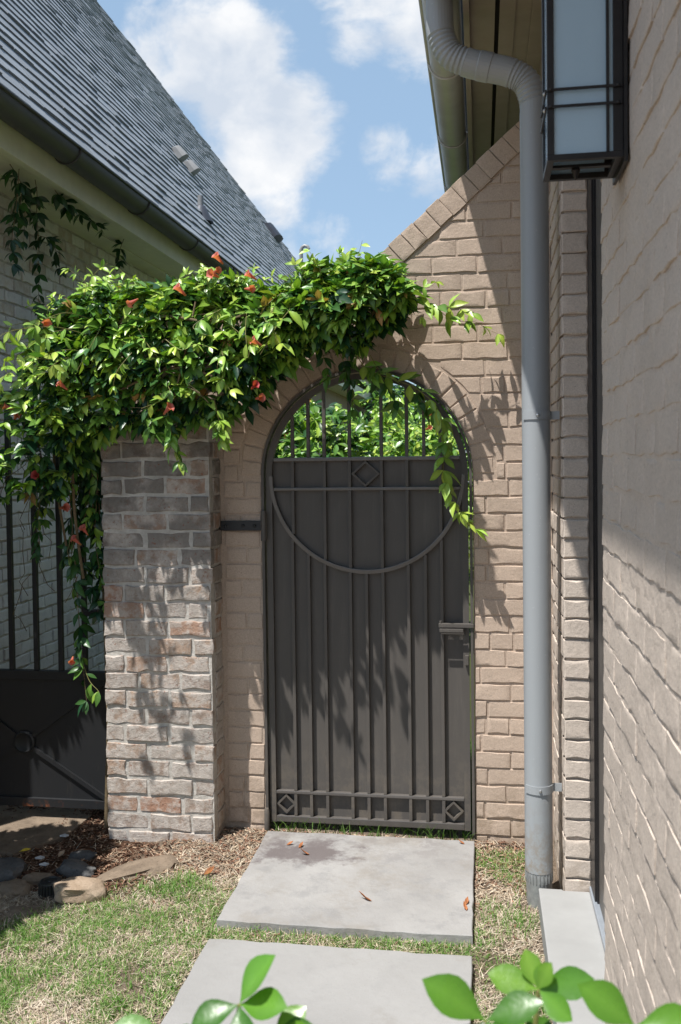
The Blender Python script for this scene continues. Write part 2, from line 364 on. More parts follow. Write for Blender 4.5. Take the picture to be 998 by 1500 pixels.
# bricks: irregular hand-moulded slab from a polygon; front face towards local -Y, back at +depth
def brick_mesh(name, poly, mat, depth=.05, proud=.0, rough=.003, inset=.005, seed=0, edge=.045):
    rd = random.Random(seed); pts = []
    n = len(poly)
    for i in range(n):
        a, b = Vector(poly[i]), Vector(poly[(i+1) % n]); L = (b-a).length; k = max(1, int(round(L/edge)))
        for j in range(k):
            p = a.lerp(b, j/k)
            pts.append(p + Vector((rd.uniform(-1, 1), rd.uniform(-1, 1)))*rough*(.5 if j == 0 else .9))
    c = sum(pts, Vector((0, 0)))/len(pts); k = len(pts); vs = []; 
    for p in pts: vs.append((p.x, depth, p.y))
    for p in pts: vs.append((p.x, rd.uniform(.3, 1.0)*inset*.45, p.y))
    for p in pts:
        d = (c-p); q = p + d.normalized()*inset*.5*rd.uniform(.4, 1.6); vs.append((q.x, rd.uniform(-.5, .5)*rough*.25 - proud, q.y))
    for p in pts:
        q = c + (p-c)*.6; vs.append((q.x, rd.uniform(-.6, .6)*rough*.22 - proud, q.y))
    fs = []
    for ring in range(3):
        for i in range(k): fs.append((ring*k+i, ring*k+(i+1) % k, (ring+1)*k+(i+1) % k, (ring+1)*k+i))
    fs.append(tuple(3*k+i for i in range(k)))
    me = bpy.data.meshes.new(name); me.from_pydata(vs, [], fs)
    bm = bmesh.new(); bm.from_mesh(me); bmesh.ops.recalc_face_normals(bm, faces=bm.faces); bm.to_mesh(me); bm.free()
    me.materials.append(MATS[mat])
    for p in me.polygons: p.use_smooth = True
    try: me.set_sharp_from_angle(angle=R(28))
    except Exception: pass
    return me
_bc = {}
def std_brick(w, h, mat, depth, rough, inset, nvar=9, proud=0.):
    key = (round(w, 3), round(h, 3), mat); lst = _bc.setdefault(key, [])
    if len(lst) < nvar:
        lst.append(brick_mesh('brick', [(-w/2, -h/2), (w/2, -h/2), (w/2, h/2), (-w/2, h/2)], mat, depth, proud, rough, inset, seed=len(lst)*31+int(w*1e4)))
        return lst[-1]
    return random.choice(lst)
def clip_half(poly, px, pz, nx, nzv):                        # keep the side where (p - P).n >= 0
    out = []
    for i in range(len(poly)):
        a, b = poly[i], poly[(i+1) % len(poly)]
        da = (a[0]-px)*nx + (a[1]-pz)*nzv; db = (b[0]-px)*nx + (b[1]-pz)*nzv
        if da >= 0: out.append(a)
        if (da >= 0) != (db >= 0):
            k = da/(da-db); out.append((a[0]+(b[0]-a[0])*k, a[1]+(b[1]-a[1])*k))
    return out
def area(poly): return abs(sum(poly[i][0]*poly[(i+1) % len(poly)][1]-poly[(i+1) % len(poly)][0]*poly[i][1] for i in range(len(poly)))/2)

# leaves ------------------------------------------------------------------
def leaf_template(prof, fold, droop, twist=0., n=5):
    vs = [(0, 0, 0)]; fs = []
    for i, w in enumerate(prof):
        x = (i+1)/(len(prof)+1); zc = -droop*x*x; a = twist*x
        for sgn in (-1, 0, 1):
            y = sgn*w*.5; z = zc + abs(sgn)*w*.5*fold; vs.append((x, y*math.cos(a)-0*z, z + y*math.sin(a)))
    vs.append((1, 0, -droop)); k = len(prof); last = len(vs)-1
    fs += [(0, 1, 2), (0, 2, 3)]
    for i in range(k-1):
        b = 1+3*i; fs += [(b, b+3, b+4, b+1), (b+1, b+4, b+5, b+2)]
    b = 1+3*(k-1); fs += [(b, last, b+1), (b+1, last, b+2)]
    return np.array(vs, float), fs
VINE_T = [leaf_template([.21, .36, .41, .35, .18], f, d, tw) for f, d, tw in ((.35, .22, .1), (.2, .35, -.2), (.5, .15, .25), (.3, .5, 0), (.15, .1, -.15), (.45, .38, .2))]
OBO_T = [leaf_template([.12, .30, .46, .57, .60, .52, .32], f, d, tw) for f, d, tw in ((.22, .12, .05), (.3, .22, -.1), (.15, .05, .1))]
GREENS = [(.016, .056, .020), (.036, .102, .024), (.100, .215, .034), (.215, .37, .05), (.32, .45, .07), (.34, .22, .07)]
class Leaves:                                                # list of (origin, x-dir, up, length, width factor, colour index, template index)
    def __init__(s, tmpl, greens=GREENS): s.t = tmpl; s.g = greens; s.items = []
    def leaf(s, p, d, up, L, c, wf=1.):
        d = Vector(d).normalized(); up = Vector(up); up = (up - d*up.dot(d))
        if up.length < 1e-3: up = d.orthogonal()
        s.items.append((Vector(p), d, up.normalized(), L, wf, c, random.randrange(len(s.t))))
    def cluster(s, p, axis, up, L, c, n=None, spread=.9):    # compound leaf: leaflets fanned about a petiole tip
        n = n or random.choice((2, 3, 3, 4, 5)); axis = Vector(axis).normalized(); up = Vector(up)
        side = axis.cross(up); side = side.normalized() if side.length > 1e-3 else axis.orthogonal().normalized(); upn = side.cross(axis)
        for i in range(n):
            a = (i-(n-1)/2)/max(1, (n-1)/2)*spread if n > 1 else 0; a += random.uniform(-.25, .25)
            d = axis*math.cos(a) + side*math.sin(a) + Vector((random.uniform(-.25, .25), random.uniform(-.25, .25), random.uniform(-.35, .15)))
            s.leaf(p, d, upn + Vector((random.uniform(-.5, .5), random.uniform(-.5, .5), random.uniform(-.2, .4))), L*random.uniform(.75, 1.15), c if c == 5 else min(min(4, len(s.g)-1), max(0, c + random.choice((-1, 0, 0, 0, 1)))))
    def mat4(s, it):
        p, d, up, L, wf, c, t = it; y = up.cross(d)
        return np.array([[d.x*L, y.x*L*wf, up.x*L, p.x], [d.y*L, y.y*L*wf, up.y*L, p.y], [d.z*L, y.z*L*wf, up.z*L, p.z], [0, 0, 0, 1]])
    def col(s, c, jit=True):
        g = s.g[c]; j = random.uniform(.8, 1.22) if jit else 1; h = random.uniform(-.12, .12) if jit else 0
        return (g[0]*j*(1+h), g[1]*j, g[2]*j*(1-h), 1)
    def vcols(s, c, n):                                      # paler midrib along the leaf
        g = s.col(c); mid = (g[0]*1.35, g[1]*1.25, g[2]*1.5, 1); e = (g[0]*.92, g[1]*.95, g[2]*.95, 1)
        return [mid] + [mid if (i % 3) == 1 else e for i in range(n-2)] + [g]
    def joined(s, items, name, mat, parent=None, kind='stuff'):
        vs = []; fs = []; cols = []; n = 0
        for it in items:
            tv, tf = s.t[it[6]]; M = s.mat4(it); w = tv @ M[:3, :3].T + M[:3, 3]; vs.append(w)
            fs += [tuple(i+n for i in f) for f in tf]; n += len(tv); cols += s.vcols(it[5], len(tv))
        me = bpy.data.meshes.new(name); me.from_pydata(np.concatenate(vs).tolist(), [], fs)
        ca = me.color_attributes.new('Col', 'FLOAT_COLOR', 'POINT'); ca.data.foreach_set('color', np.array(cols, np.float32).ravel())
        me.materials.append(MATS[mat]); me.polygons.foreach_set('use_smooth', [True]*len(me.polygons))
        o = mesh_obj(name, me, parent)
        if kind: o['kind'] = kind
        return o
    def individuals(s, items, name, mat, parent):
        cache = {}; off = parent.location
        for it in items:
            key = (it[5], it[6], random.randrange(2))
            if key not in cache:
                tv, tf = s.t[it[6]]; me = bpy.data.meshes.new(name); me.from_pydata(tv.tolist(), [], tf)
                ca = me.color_attributes.new('Col', 'FLOAT_COLOR', 'POINT'); ca.data.foreach_set('color', np.array(s.vcols(it[5], len(tv)), np.float32).ravel())
                me.materials.append(MATS[mat]); me.polygons.foreach_set('use_smooth', [True]*len(me.polygons)); cache[key] = me
            o = bpy.data.objects.new(name, cache[key]); link(o, parent)
            M = Matrix(s.mat4(it).tolist()); M.translation -= off; o.matrix_basis = M
    def split(s, name_many, parent, mat, n=300, score=None):
        its = sorted(s.items, key=score or (lambda it: (it[0]-CAM).length/it[3]))
        s.individuals(its[:n], 'leaf', mat, parent)
        if its[n:]: s.joined(its[n:], name_many, mat, parent)

# flower: flared coral trumpet with five lobes
def flower_mesh(i):
    rd = random.Random(i+50); vs = []; fs = []; k = 10
    rings = [(.004, 0), (.0065, .020), (.0105, .042), (.0145, .052)]
    for r, h in rings:
        for j in range(k): a = 2*math.pi*j/k; vs.append((r*math.cos(a), r*math.sin(a), h))
    for j in range(k):
        a = 2*math.pi*j/k; rr = .0225*rd.uniform(.8, 1.1) if j % 2 == 0 else .018
        vs.append((rr*math.cos(a), rr*math.sin(a), .055 + (rd.uniform(-.008, .004) if j % 2 == 0 else .001)))
    for q in range(4):
        for j in range(k): fs.append((q*k+j, q*k+(j+1) % k, (q+1)*k+(j+1) % k, (q+1)*k+j))
    me = bpy.data.meshes.new('flower'); me.from_pydata(vs, [], fs)
    tint = rd.choice([(.60, .11, .10), (.66, .18, .15), (.48, .065, .07), (.64, .26, .20)])
    cols = []
    for q in range(5):
        for j in range(k): cols.append((*(x*(1.0 if q < 4 else 1.15) for x in tint), 1) if q > 0 else (.5, .22, .06, 1))
    ca = me.color_attributes.new('Col', 'FLOAT_COLOR', 'POINT'); ca.data.foreach_set('color', np.array(cols, np.float32).ravel())
    me.materials.append(MATS['petal'])
    for p in me.polygons: p.use_smooth = True
    return me
FLOWERS = [flower_mesh(i) for i in range(5)]
def flower(p, d, parent, s=1.):
    o = bpy.data.objects.new('flower', random.choice(FLOWERS)); link(o, parent)
    o.location = Vector(p) - parent.location; o.rotation_mode = 'QUATERNION'; o.rotation_quaternion = Vector(d).to_track_quat('Z', 'Y'); o.scale = (s, s, s)

# ================================================================== SETTING: ground
def gz(x, y):
    left = smoothstep(-1.15, -1.75, x)*smoothstep(4.6, 3.0, y)*.045
    right = smoothstep(-.03, .05, x)*smoothstep(4.3, 3.9, y)*.02
    near = 1 if (-4 < x < 2 and 0 < y < 6) else 0
    return -left - right + near*(nz(x*3, y*3)*.010 + nz(x*11, y*11, 4)*.006 + nz(x*30, y*30, 9)*.003) - .004
def axis(lo, hi, a, b, step, grow=1.6):
    mid = list(np.arange(a, b+step/2, step)); d = step; L = []; q = a
    while q > lo: d *= grow; q -= d; L.append(max(q, lo))
    d = step; U = []; q = mid[-1]
    while q < hi: d *= grow; q += d; U.append(min(q, hi))
    return L[::-1] + mid + U
xs, ys = axis(-400, 400, -3.0, .5, .03), axis(-200, 600, 2.0, 4.7, .03)
vs = [(x, y, gz(x, y)) for y in ys for x in xs]; nx = len(xs)
fs = [(j*nx+i, j*nx+i+1, (j+1)*nx+i+1, (j+1)*nx+i) for j in range(len(ys)-1) for i in range(nx-1)]
b = MB(); b.v = vs; b.f = fs
ground = b.build('ground', 'soil', smooth=True, fix=False); tag(ground, kind='structure')

# stone slabs of the garden path
def slab(name, x0, x1, y0, y1, top, th, mat, label, seed):
    rd = random.Random(seed); poly = []
    for (ax, ay, bx, by) in ((x0, y0, x1, y0), (x1, y0, x1, y1), (x1, y1, x0, y1), (x0, y1, x0, y0)):
        for i in range(15):
            k = i/15; poly.append((ax+(bx-ax)*k+rd.uniform(-.003, .003), ay+(by-ay)*k+rd.uniform(-.005, .005)))
    me = MB().prism_z(poly, top-th, top).mesh(name, mat, False)
    bm = bmesh.new(); bm.from_mesh(me)
    bmesh.ops.triangulate(bm, faces=[f for f in bm.faces if len(f.verts) > 4])
    es = [e for e in bm.edges if abs(e.verts[0].co.z-top) < 1e-4 and abs(e.verts[1].co.z-top) < 1e-4 and len(e.link_faces) == 2 and e.calc_face_angle(0) > .8]
    bmesh.ops.bevel(bm, geom=es, offset=.003, segments=1, affect='EDGES'); bm.to_mesh(me); bm.free()
    o = mesh_obj(name, me); return tag(o, label, 'paving slab')
slab('paving_slab', -.985, -.044, 3.275, 4.105, .034, .075, 'slab_stone', 'stained grey stone slab lying directly before the iron garden gate', 3)
slab('paving_slab', -.975, -.045, 1.95, 3.14, .034, .075, 'slab_concrete', 'pale clean slab in front, nearest the bottom edge, behind the leafy shrub', 5)

o = MB().prism_z([(-2.74, 4.55), (-.30, 4.52), (-.28, 5.62), (-2.74, 5.66)], -.06, .012).build('bounce_paving', 'slab_concrete', bevel=.006); tag(o, kind='structure')  # added paving, put in to bounce light onto the left house wall
# ================================================================== bricks in bulk
def lay(parent, specs, mat, limit=300, name='brick', tilt=.014, lean=-.02):
    """specs: list of (poly or (w,h), loc, rotz, depth, rough, inset, proud); nearest ones individual, rest joined"""
    def dist(s): return (Vector(s[1])-CAM).length
    specs = sorted(specs, key=dist); rest = MB()
    for i, (poly, loc, rz, depth, rough, inset) in enumerate(specs):
        if isinstance(poly, tuple): me = std_brick(poly[0], poly[1], mat, depth, rough, inset)
        else: me = brick_mesh(name, poly, mat, depth, 0, rough, inset, seed=i*7+3)
        M = Matrix.Translation(Vector(loc) - parent.location) @ Matrix.Rotation(rz, 4, 'Z') @ Euler((random.gauss(lean, tilt), random.gauss(0, .006), random.gauss(0, .006))).to_matrix().to_4x4()
        if i < limit:
            o = bpy.data.objects.new(name, me); link(o, parent); o.matrix_basis = M
        else:
            rest.add([M @ v.co for v in me.vertices], [tuple(p.vertices) for p in me.polygons])
    if rest.v:
        me = rest.mesh('brickwork', mat, True, fix=False); o = bpy.data.objects.new('brickwork', me); link(o, parent); o['kind'] = 'stuff'

# ================================================================== gate wall
AX, AZ = -.5265, 1.667
RW = .489                                                    # wall opening radius
wall = empty('garden_wall', (-.45, 4.2, 0), 'beige painted brick garden wall with arched gateway and sloping brick coping', 'wall')
def slope_z(x): return max(2.42, 3.235 + .886*(x-.184))
SX = .184 + (2.42-3.235)/.886
def wall_outline():
    arc = [(AX+RW*math.cos(a), AZ+RW*math.sin(a)) for a in np.linspace(0, math.pi, 40)]
    return [(-1.70, -.15), (AX-RW, -.15)] + arc[::-1] + [(AX+RW, -.15), (.312, -.15), (.312, slope_z(.312)-.006), (SX, 2.414), (-1.70, 2.414)]
MB().prism(wall_outline(), 4.2042, 4.44).build('wall_core', 'beige_paint', wall)
specs = []
CR = .0772; BL = .203; J = .010
sl = math.atan(.886); nxs, nzs = math.sin(sl), -math.cos(sl)        # inward normal of the slope
row = 0; zz = -.055
while zz < 3.4:
    off = (0, .1, .03, .12)[row % 4]; x = -1.40 - off
    while x < .32:
        w = BL if not (row % 5 == 2 and random.random() < .4) else .105
        poly = [(x+J/2, zz+J/2), (x+w-J/2, zz+J/2), (x+w-J/2, zz+CR-J/2), (x+J/2, zz+CR-J/2)]
        x += w
        poly = clip_half(poly, -1.195, 0, 1, 0); poly = clip_half(poly, .300, 0, -1, 0) if poly else poly
        if len(poly) < 3: continue
        cx = sum(p[0] for p in poly)/len(poly); cz = sum(p[1] for p in poly)/len(poly)
        if cz < AZ:
            if cx > AX: poly = clip_half(poly, AX+RW+.003, 0, 1, 0)
            else: poly = clip_half(poly, AX-RW-.003, 0, -1, 0)
        else:
            RO = .597; near = min(math.hypot(p[0]-AX, p[1]-AZ) for p in poly)
            if near < RO:
                d = math.hypot(cx-AX, cz-AZ); ux, uz = (cx-AX)/d, (cz-AZ)/d
                poly = clip_half(poly, AX+ux*RO, AZ+uz*RO, ux, uz)
        if len(poly) >= 3:
            px, pz = SX+.0, 2.42
            capt = .112
            if cx > SX-.3: poly = clip_half(poly, px+nxs*capt, pz+nzs*capt, nxs, nzs)
            if len(poly) >= 3: poly = clip_half(poly, 0, 2.42 if cx < SX else 9, 0, -1)
        if len(poly) < 3 or area(poly) < .0010: continue
        cx = sum(p[0] for p in poly)/len(poly); cz = sum(p[1] for p in poly)/len(poly)
        full = len(poly) == 4 and abs(area(poly)-(w-J)*(CR-J)) < 1e-6
        loc = (cx, 4.2 + random.uniform(-.0025, .002), cz)
        specs.append(((round(w-J, 3), round(CR-J, 3)) if full else [(p[0]-cx, p[1]-cz) for p in poly], loc, 0, .045, .0038, .007))
    zz += CR; row += 1
lay(wall, specs, 'beige_paint', 300)
nv = 24                                                              # voussoirs round the arch
for i in range(nv):
    a0 = math.pi*i/nv; a1 = math.pi*(i+1)/nv; g = .008; am = (a0+a1)/2
    r0_, r1_ = RW+.003, .588 + random.uniform(-.006, .004)
    pts = []
    for r_, a, s in ((r0_, a0, 1), (r1_, a0, 1), (r1_, a1, -1), (r0_, a1, -1)):
        aa = a + s*g/2/r_; pts.append((AX+r_*math.cos(aa), AZ+r_*math.sin(aa)))
    c = (sum(p[0] for p in pts)/4, sum(p[1] for p in pts)/4)
    me = brick_mesh('arch_brick', [(p[0]-c[0], p[1]-c[1]) for p in pts], 'beige_paint', .045, 0, .0034, .007, seed=900+i)
    o = bpy.data.objects.new('arch_brick', me); link(o, wall); o.location = Vector((c[0], 4.2+random.uniform(-.003, .002), c[1])) - wall.location
# coping: rowlock bricks up the rake, standing a little proud
tvec = Vector((math.cos(sl), 0, math.sin(sl))); nvec = Vector((-nxs, 0, -nzs))
L_ = 0; Ltot = (.304-SX)/math.cos(sl)
while L_ < Ltot - .03:
    w = random.uniform(.068, .076); 
    cpos = Vector((SX, 0, 2.42)) + tvec*(L_ + w/2) - nvec*.054
    me = brick_mesh('coping_brick', [(-w/2, -.051), (w/2, -.051), (w/2, .051), (-w/2, .051)], 'beige_paint', .265, 0, .0022, .003, seed=int(L_*1000))
    o = bpy.data.objects.new('coping_brick', me); link(o, wall)
    M = Matrix.Translation(Vector((cpos.x, 4.1945+random.uniform(-.002, .002), cpos.z)) + nvec*random.uniform(-.003, .003) - wall.location) @ Matrix.Rotation(-sl, 4, 'Y')
    o.matrix_basis = M; L_ += w + .0035

# ================================================================== reclaimed brick pier
PX0, PX1, PY0, PY1, PZ1 = -1.730, -1.212, 4.03, 4.50, 1.93
pier = empty('brick_pier', ((PX0+PX1)/2, 4.2, -.06), 'square pier of old whitewashed reclaimed brick beside the gate', 'pier')
MB().box(PX0+.006, PX1-.006, PY0+.006, PY1, -.2, PZ1-.004).build('mortar_core', 'old_mortar', pier)
specs = []; CP = .0815; zz = -.125; row = 0
while zz < PZ1 - .06:
    S, Hd, g = .194, .092, .0145
    order = (Hd, S, S) if row % 2 else (S, S, Hd)
    if row % 7 == 3: order = (.15, S, .135)
    x = PX0 + random.uniform(0, .003)
    for w in order:
        w2 = min(w + random.uniform(-.008, .008), PX1-x-.001)
        loc = (x+w2/2, PY0+random.uniform(-.004, .005), zz+CP/2+random.uniform(-.002, .002))
        specs.append(([(-w2/2, -CP/2+.007), (w2/2, -CP/2+.007), (w2/2, CP/2-.0065), (-w2/2, CP/2-.0065)], loc, 0, .05, .0065, .010)); x += w2+g
    for side, X in ((1, PX1), (-1, PX0)):
        y = PY0 + .062 if row % 2 else PY0+.060
        for w in ((.10, .19) if row % 2 else (.19, .10)):
            specs.append(([(-w/2, -CP/2+.007), (w/2, -CP/2+.007), (w/2, CP/2-.0065), (-w/2, CP/2-.0065)], (X+random.uniform(-.004, .003)*side, y+w/2, zz+CP/2), R(90)*side, .05, .0045, .008)); y += w+.014
    zz += CP; row += 1
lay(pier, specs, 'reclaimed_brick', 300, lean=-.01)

# ================================================================== garden gate
gate = empty('garden_gate', (AX, 4.215, .03), 'dark bronze arched metal gate with circle, diamonds and vertical bars', 'gate')
def arch_band(Ro, Ri, zb, y0, y1, n=56):
    b = MB(); pts = [(AX+Ro, AX+Ri, zb, zb)]
    path = [((AX+Ro, zb), (AX+Ri, zb))] + [((AX+Ro*math.cos(a), AZ+Ro*math.sin(a)), (AX+Ri*math.cos(a), AZ+Ri*math.sin(a))) for a in np.linspace(0, math.pi, n)] + [((AX-Ro, zb), (AX-Ri, zb))]
    vs = []
    for o_, i_ in path: vs += [(o_[0], y0, o_[1]), (i_[0], y0, i_[1]), (i_[0], y1, i_[1]), (o_[0], y1, o_[1])]
    fs = [(0, 1, 2, 3)]
    for k in range(len(path)-1):
        q = 4*k
        for j in range(4): fs.append((q+j, q+(j+1) % 4, q+4+(j+1) % 4, q+4+j))
    q = 4*(len(path)-1); fs.append((q+3, q+2, q+1, q)); return b.add(vs, fs)
arch_band(.4865, .4745, -.02, 4.188, 4.232).build('jamb_frame', 'gate_paint', gate)
arch_band(.4675, .440, .036, 4.2062, 4.236).build('leaf_frame', 'gate_paint', gate)
ZT, ZM, ZB = 1.742, 1.604, .178
HW = .4395
MB().box(AX-HW-.01, AX+HW+.01, 4.2325, 4.2365, .045, ZT).build('panel', 'gate_paint', gate)
MB().box(AX-HW, AX+HW, 4.2066, 4.2322, .0365, .066).build('rail', 'gate_gloss', gate, bevel=.003)
def rail(z, h=.0085, half=None):
    half = half or HW; MB().box(AX-half, AX+half, 4.2072, 4.2320, z-h, z+h).build('rail', 'gate_gloss', gate, bevel=.003)
def ring_half(z): return math.sqrt(max(.0, .437**2-(z-AZ)**2))
rail(ZT, .009, ring_half(ZT)+.002); rail(ZM, .0075, ring_half(ZM)); rail(ZB, .0075)
bw = .0075
def bar(x, z0, z1): MB().box(x-bw, x+bw, 4.2085, 4.2315, z0, z1).build('bar', 'gate_paint', gate, bevel=.002)
def ring_z(x): return math.sqrt(max(0, .437**2-(x-AX)**2))
for x in (-.868, -.793, -.718, -.600, -.452, -.335, -.257, -.183): bar(x, ZT+.0095, AZ+ring_z(x)+.006)
for x in (-.868, -.718, -.600, -.452, -.335, -.183):
    bar(x, ZM+.008, ZT-.0095); bar(x, max(AZ-ring_z(x)+.001, 1.2), ZM-.008)
for x in (-.873, -.798, -.721, -.602, -.5265, -.450, -.333, -.255, -.181):
    bar(x, ZB+.008, AZ-math.sqrt(max(0, .456**2-(x-AX)**2))+.001); bar(x, .0665, ZB-.008)
def ring_arc():
    vs = []; fs = []; aa = np.linspace(math.pi, 2*math.pi, 60)
    for a in aa:
        for r_, y in ((.4565, 4.2058), (.4365, 4.2058), (.4365, 4.2315), (.4565, 4.2315)): vs.append((AX+r_*math.cos(a), y, AZ+r_*math.sin(a)))
    for k in range(len(aa)-1):
        for j in range(4): fs.append((4*k+j, 4*k+(j+1) % 4, 4*k+4+(j+1) % 4, 4*k+4+j))
    fs += [(0, 1, 2, 3), tuple(4*(len(aa)-1)+j for j in (3, 2, 1, 0))]
    return MB().add(vs, fs)
ring_arc().build('circle_rib', 'gate_gloss', gate, bevel=.003)
def diamond(cx, cz, hx, hz, t):
    vs = []; fs = []
    for k in range(4):
        ux, uz = ((1, 0), (0, 1), (-1, 0), (0, -1))[k]
        for s, y in ((1, 4.2095), (1-t/hx, 4.2095), (1-t/hx, 4.2314), (1, 4.2314)): vs.append((cx+ux*hx*s, y, cz+uz*hz*s))
    for k in range(4):
        for j in range(4): fs.append((4*k+j, 4*k+(j+1) % 4, (4*k+4+(j+1) % 4) % 16, (4*k+4+j) % 16))
    MB().add(vs, fs).build('diamond', 'gate_paint', gate)
diamond(-.526, (ZT+ZM)/2, .067, .0605, .014); diamond(-.9185, (ZB+.066)/2, .045, .047, .012); diamond(-.136, (ZB+.066)/2, .045, .047, .012)
# latch: box, thumb lever, strike, keeper
lt = MB().box(-.196, -.038, 4.180, 4.2050, .972, .990).build('latch', 'gate_paint', gate, bevel=.002)
MB().box(-.192, -.085, 4.172, 4.1795, .952, .968).build('lever', 'gate_paint', lt, bevel=.002)
MB().box(-.186, -.08, 4.190, 4.2050, .940, .9718).build('latch_plate', 'gate_paint', lt, bevel=.002)
MB().tube([(-.187, 4.192, .990), (-.187, 4.192, 1.001)], .006, 10).build('pin', 'gate_paint', lt)
MB().box(-.078, -.062, 4.188, 4.2050, .80, .845).build('keeper', 'gate_paint', gate, bevel=.002)
# hinges
hs = MB().box(-1.208, -1.002, 4.178, 4.1935, 1.413, 1.459).build('hinge_strap', 'black_iron', gate, bevel=.002)
for x in (-1.185, -1.10, -1.045): MB().lathe([(.009, 0), (.008, -.004), (.004, -.007)], (x, 4.178, 1.436), 'y', 12).build('bolt', 'black_iron', hs)
MB().tube([(-1.003, 4.181, 1.365), (-1.003, 4.181, 1.505)], .0125, 12).build('hinge_barrel', 'gate_paint', gate, smooth=True)
hp = MB().tube([(-1.004, 4.172, .012), (-1.004, 4.172, .10), (-1.004, 4.172, .112)], [.013, .013, .008], 12).build('hinge_pin', 'gate_paint', gate, smooth=True)

# ================================================================== iron side gate
sg = empty('side_gate', (-2.24, 4.2, 0), 'black iron gate with upright bars over a solid braced panel, left of the pier', 'gate')
GX0, GX1, GT, GB = -2.70, -1.765, .715, .075
MB().box(GX0+.03, GX1-.03, 4.212, 4.217, GB+.02, GT-.01).build('panel', 'black_iron', sg)
for x0, x1 in ((GX0, GX0+.03), (GX1-.03, GX1)): MB().box(x0, x1, 4.195, 4.235, GB-.02, 2.1).build('stile', 'black_iron', sg, bevel=.002)
for z0, z1, nm in ((GB-.018, GB+.024, 'bottom_rail'), (GT-.03, GT+.012, 'lock_rail'), (2.055, 2.095, 'top_rail')): MB().box(GX0+.031, GX1-.031, 4.197, 4.232, z0, z1).build(nm, 'black_iron', sg, bevel=.002)
for x in (-2.655, -2.535, -2.412, -2.287, -2.158, -2.031, -1.908): MB().box(x-.0115, x+.0115, 4.2035, 4.2265, GT+.0125, 2.0545).build('bar', 'black_iron', sg, bevel=.002)
DX, DZ = -2.228, .372
def brace(x1, z1):
    d = Vector((x1-DX, 0, z1-DZ)).normalized(); n = Vector((-d.z, 0, d.x))*.010; a = Vector((DX, 0, DZ))+d*.056; e = Vector((x1, 0, z1))
    q = [a+n, a-n, e-n, e+n]; MB().add([(p.x, 4.199, p.z) for p in q]+[(p.x, 4.2118, p.z) for p in q], [(0, 1, 2, 3), (7, 6, 5, 4)]+[(i, i+4, (i+1) % 4+4, (i+1) % 4) for i in range(4)]).build('brace', 'black_iron', sg)
for p in ((GX1-.04, GB+.03), (GX1-.04, GT-.035), (GX0+.04, GB+.03), (GX0+.04, GT-.035)): brace(*p)
di = MB().lathe([(.055, 0), (.055, -.012), (.047, -.015), (.042, -.010), (.001, -.010)], (DX, 4.2118, DZ), 'y', 28).build('disc', 'black_iron', sg, smooth=True)
MB().box(-1.905+.013, GX1-.031, 4.19, 4.23, 1.00, 1.03).build('latch_bar', 'black_iron', sg, bevel=.002)

# ================================================================== house on the right
XW = .308; YC, YR = 2.45, 3.60
hr = empty('painted_brick_house', (XW+.3, 2.0, 0), 'taupe painted brick house along the right edge with deep eave', 'house')
def relief_wall(name, y0, y1, z0, z1, step, X, amp, parent, mat):
    ny, nzv = int((y1-y0)/step), int((z1-z0)/step); vs = []
    for j in range(nzv+1):
        for i in range(ny+1):
            y = y0+(y1-y0)*i/ny; z = z0+(z1-z0)*j/nzv
            h = nz(y*5, z*9, 1)*.40 + nz(y*14, z*26, 5)*.45 + nz(y*50, z*60, 8)*.28
            vs.append((X - h*amp, y, z))
    fs = [(j*(ny+1)+i, (j+1)*(ny+1)+i, (j+1)*(ny+1)+i+1, j*(ny+1)+i+1) for j in range(nzv) for i in range(ny)]
    b = MB(); b.v = vs; b.f = fs; return b.build(name, mat, parent, smooth=True, fix=False)
relief_wall('mortar_face', .9, YC-.006, -.05, 3.35, .009, XW+.0017, .0052, hr, 'beige_paint_house')
MB().box(XW+.010, 1.2, -1.6, YC-.008, -.2, 3.62).build('wall_core', 'beige_paint_house', hr)
MB().box(XW+.010, 1.2, YR+.010, 9.0, -.2, 3.62).build('wall_core', 'beige_paint_house', hr)
MB().box(XW+.010, 1.2, YC-.0079, YR+.0099, 3.2, 3.62).build('lintel', 'beige_paint_house', hr)
specs = []; CR2 = .0772; zz = -.04; row = 0
while zz < 3.4:
    off = 0 if row % 2 else .1; y = YC - .004
    first = True
    while y > .95:                                            # near stretch of wall, facing -X
        w = (.105 if (first and row % 2) else .205); first = False
        bwid = w-.010; specs.append(((round(bwid, 3), .0675), (XW+random.uniform(-.0012, .0016), y-w/2, zz+CR2/2), R(-90), .03, .0050, .0045)); y -= w
    specs.append(((.094, .0675), (XW+.0485, YR+random.uniform(-.003, .002), zz+CR2/2), 0, .03, .0048, .010))          # door reveal facing the camera
    y = YR+.036
    for w in ((.205, .205, .205) if row % 2 else (.105, .205, .205)):
        specs.append(((round(w-.01, 3), .0675), (XW+random.uniform(-.003, .002), y+w/2, zz+CR2/2), R(-90), .03, .0045, .008)); y += w
    zz += CR2; row += 1
specs = [s for s in specs if s[1][1] > .95]
vis = lambda s: not (s[1][1] < 2.46 and (s[1][2] < 1.735-(s[1][1]+.15)*.63 or s[1][2] > 1.735+(s[1][1]+.1)*.53 or s[1][1] < 1.3)) and not (s[1][1] > 3.95) and not (s[1][2] > 3.1)
A_ = [s for s in specs if vis(s)]; B_ = [s for s in specs if not vis(s)]
lay(hr, A_, 'beige_paint_house', 300, tilt=.010, lean=-.030); lay(hr, B_, 'beige_paint_house', 0, tilt=.010, lean=-.030)
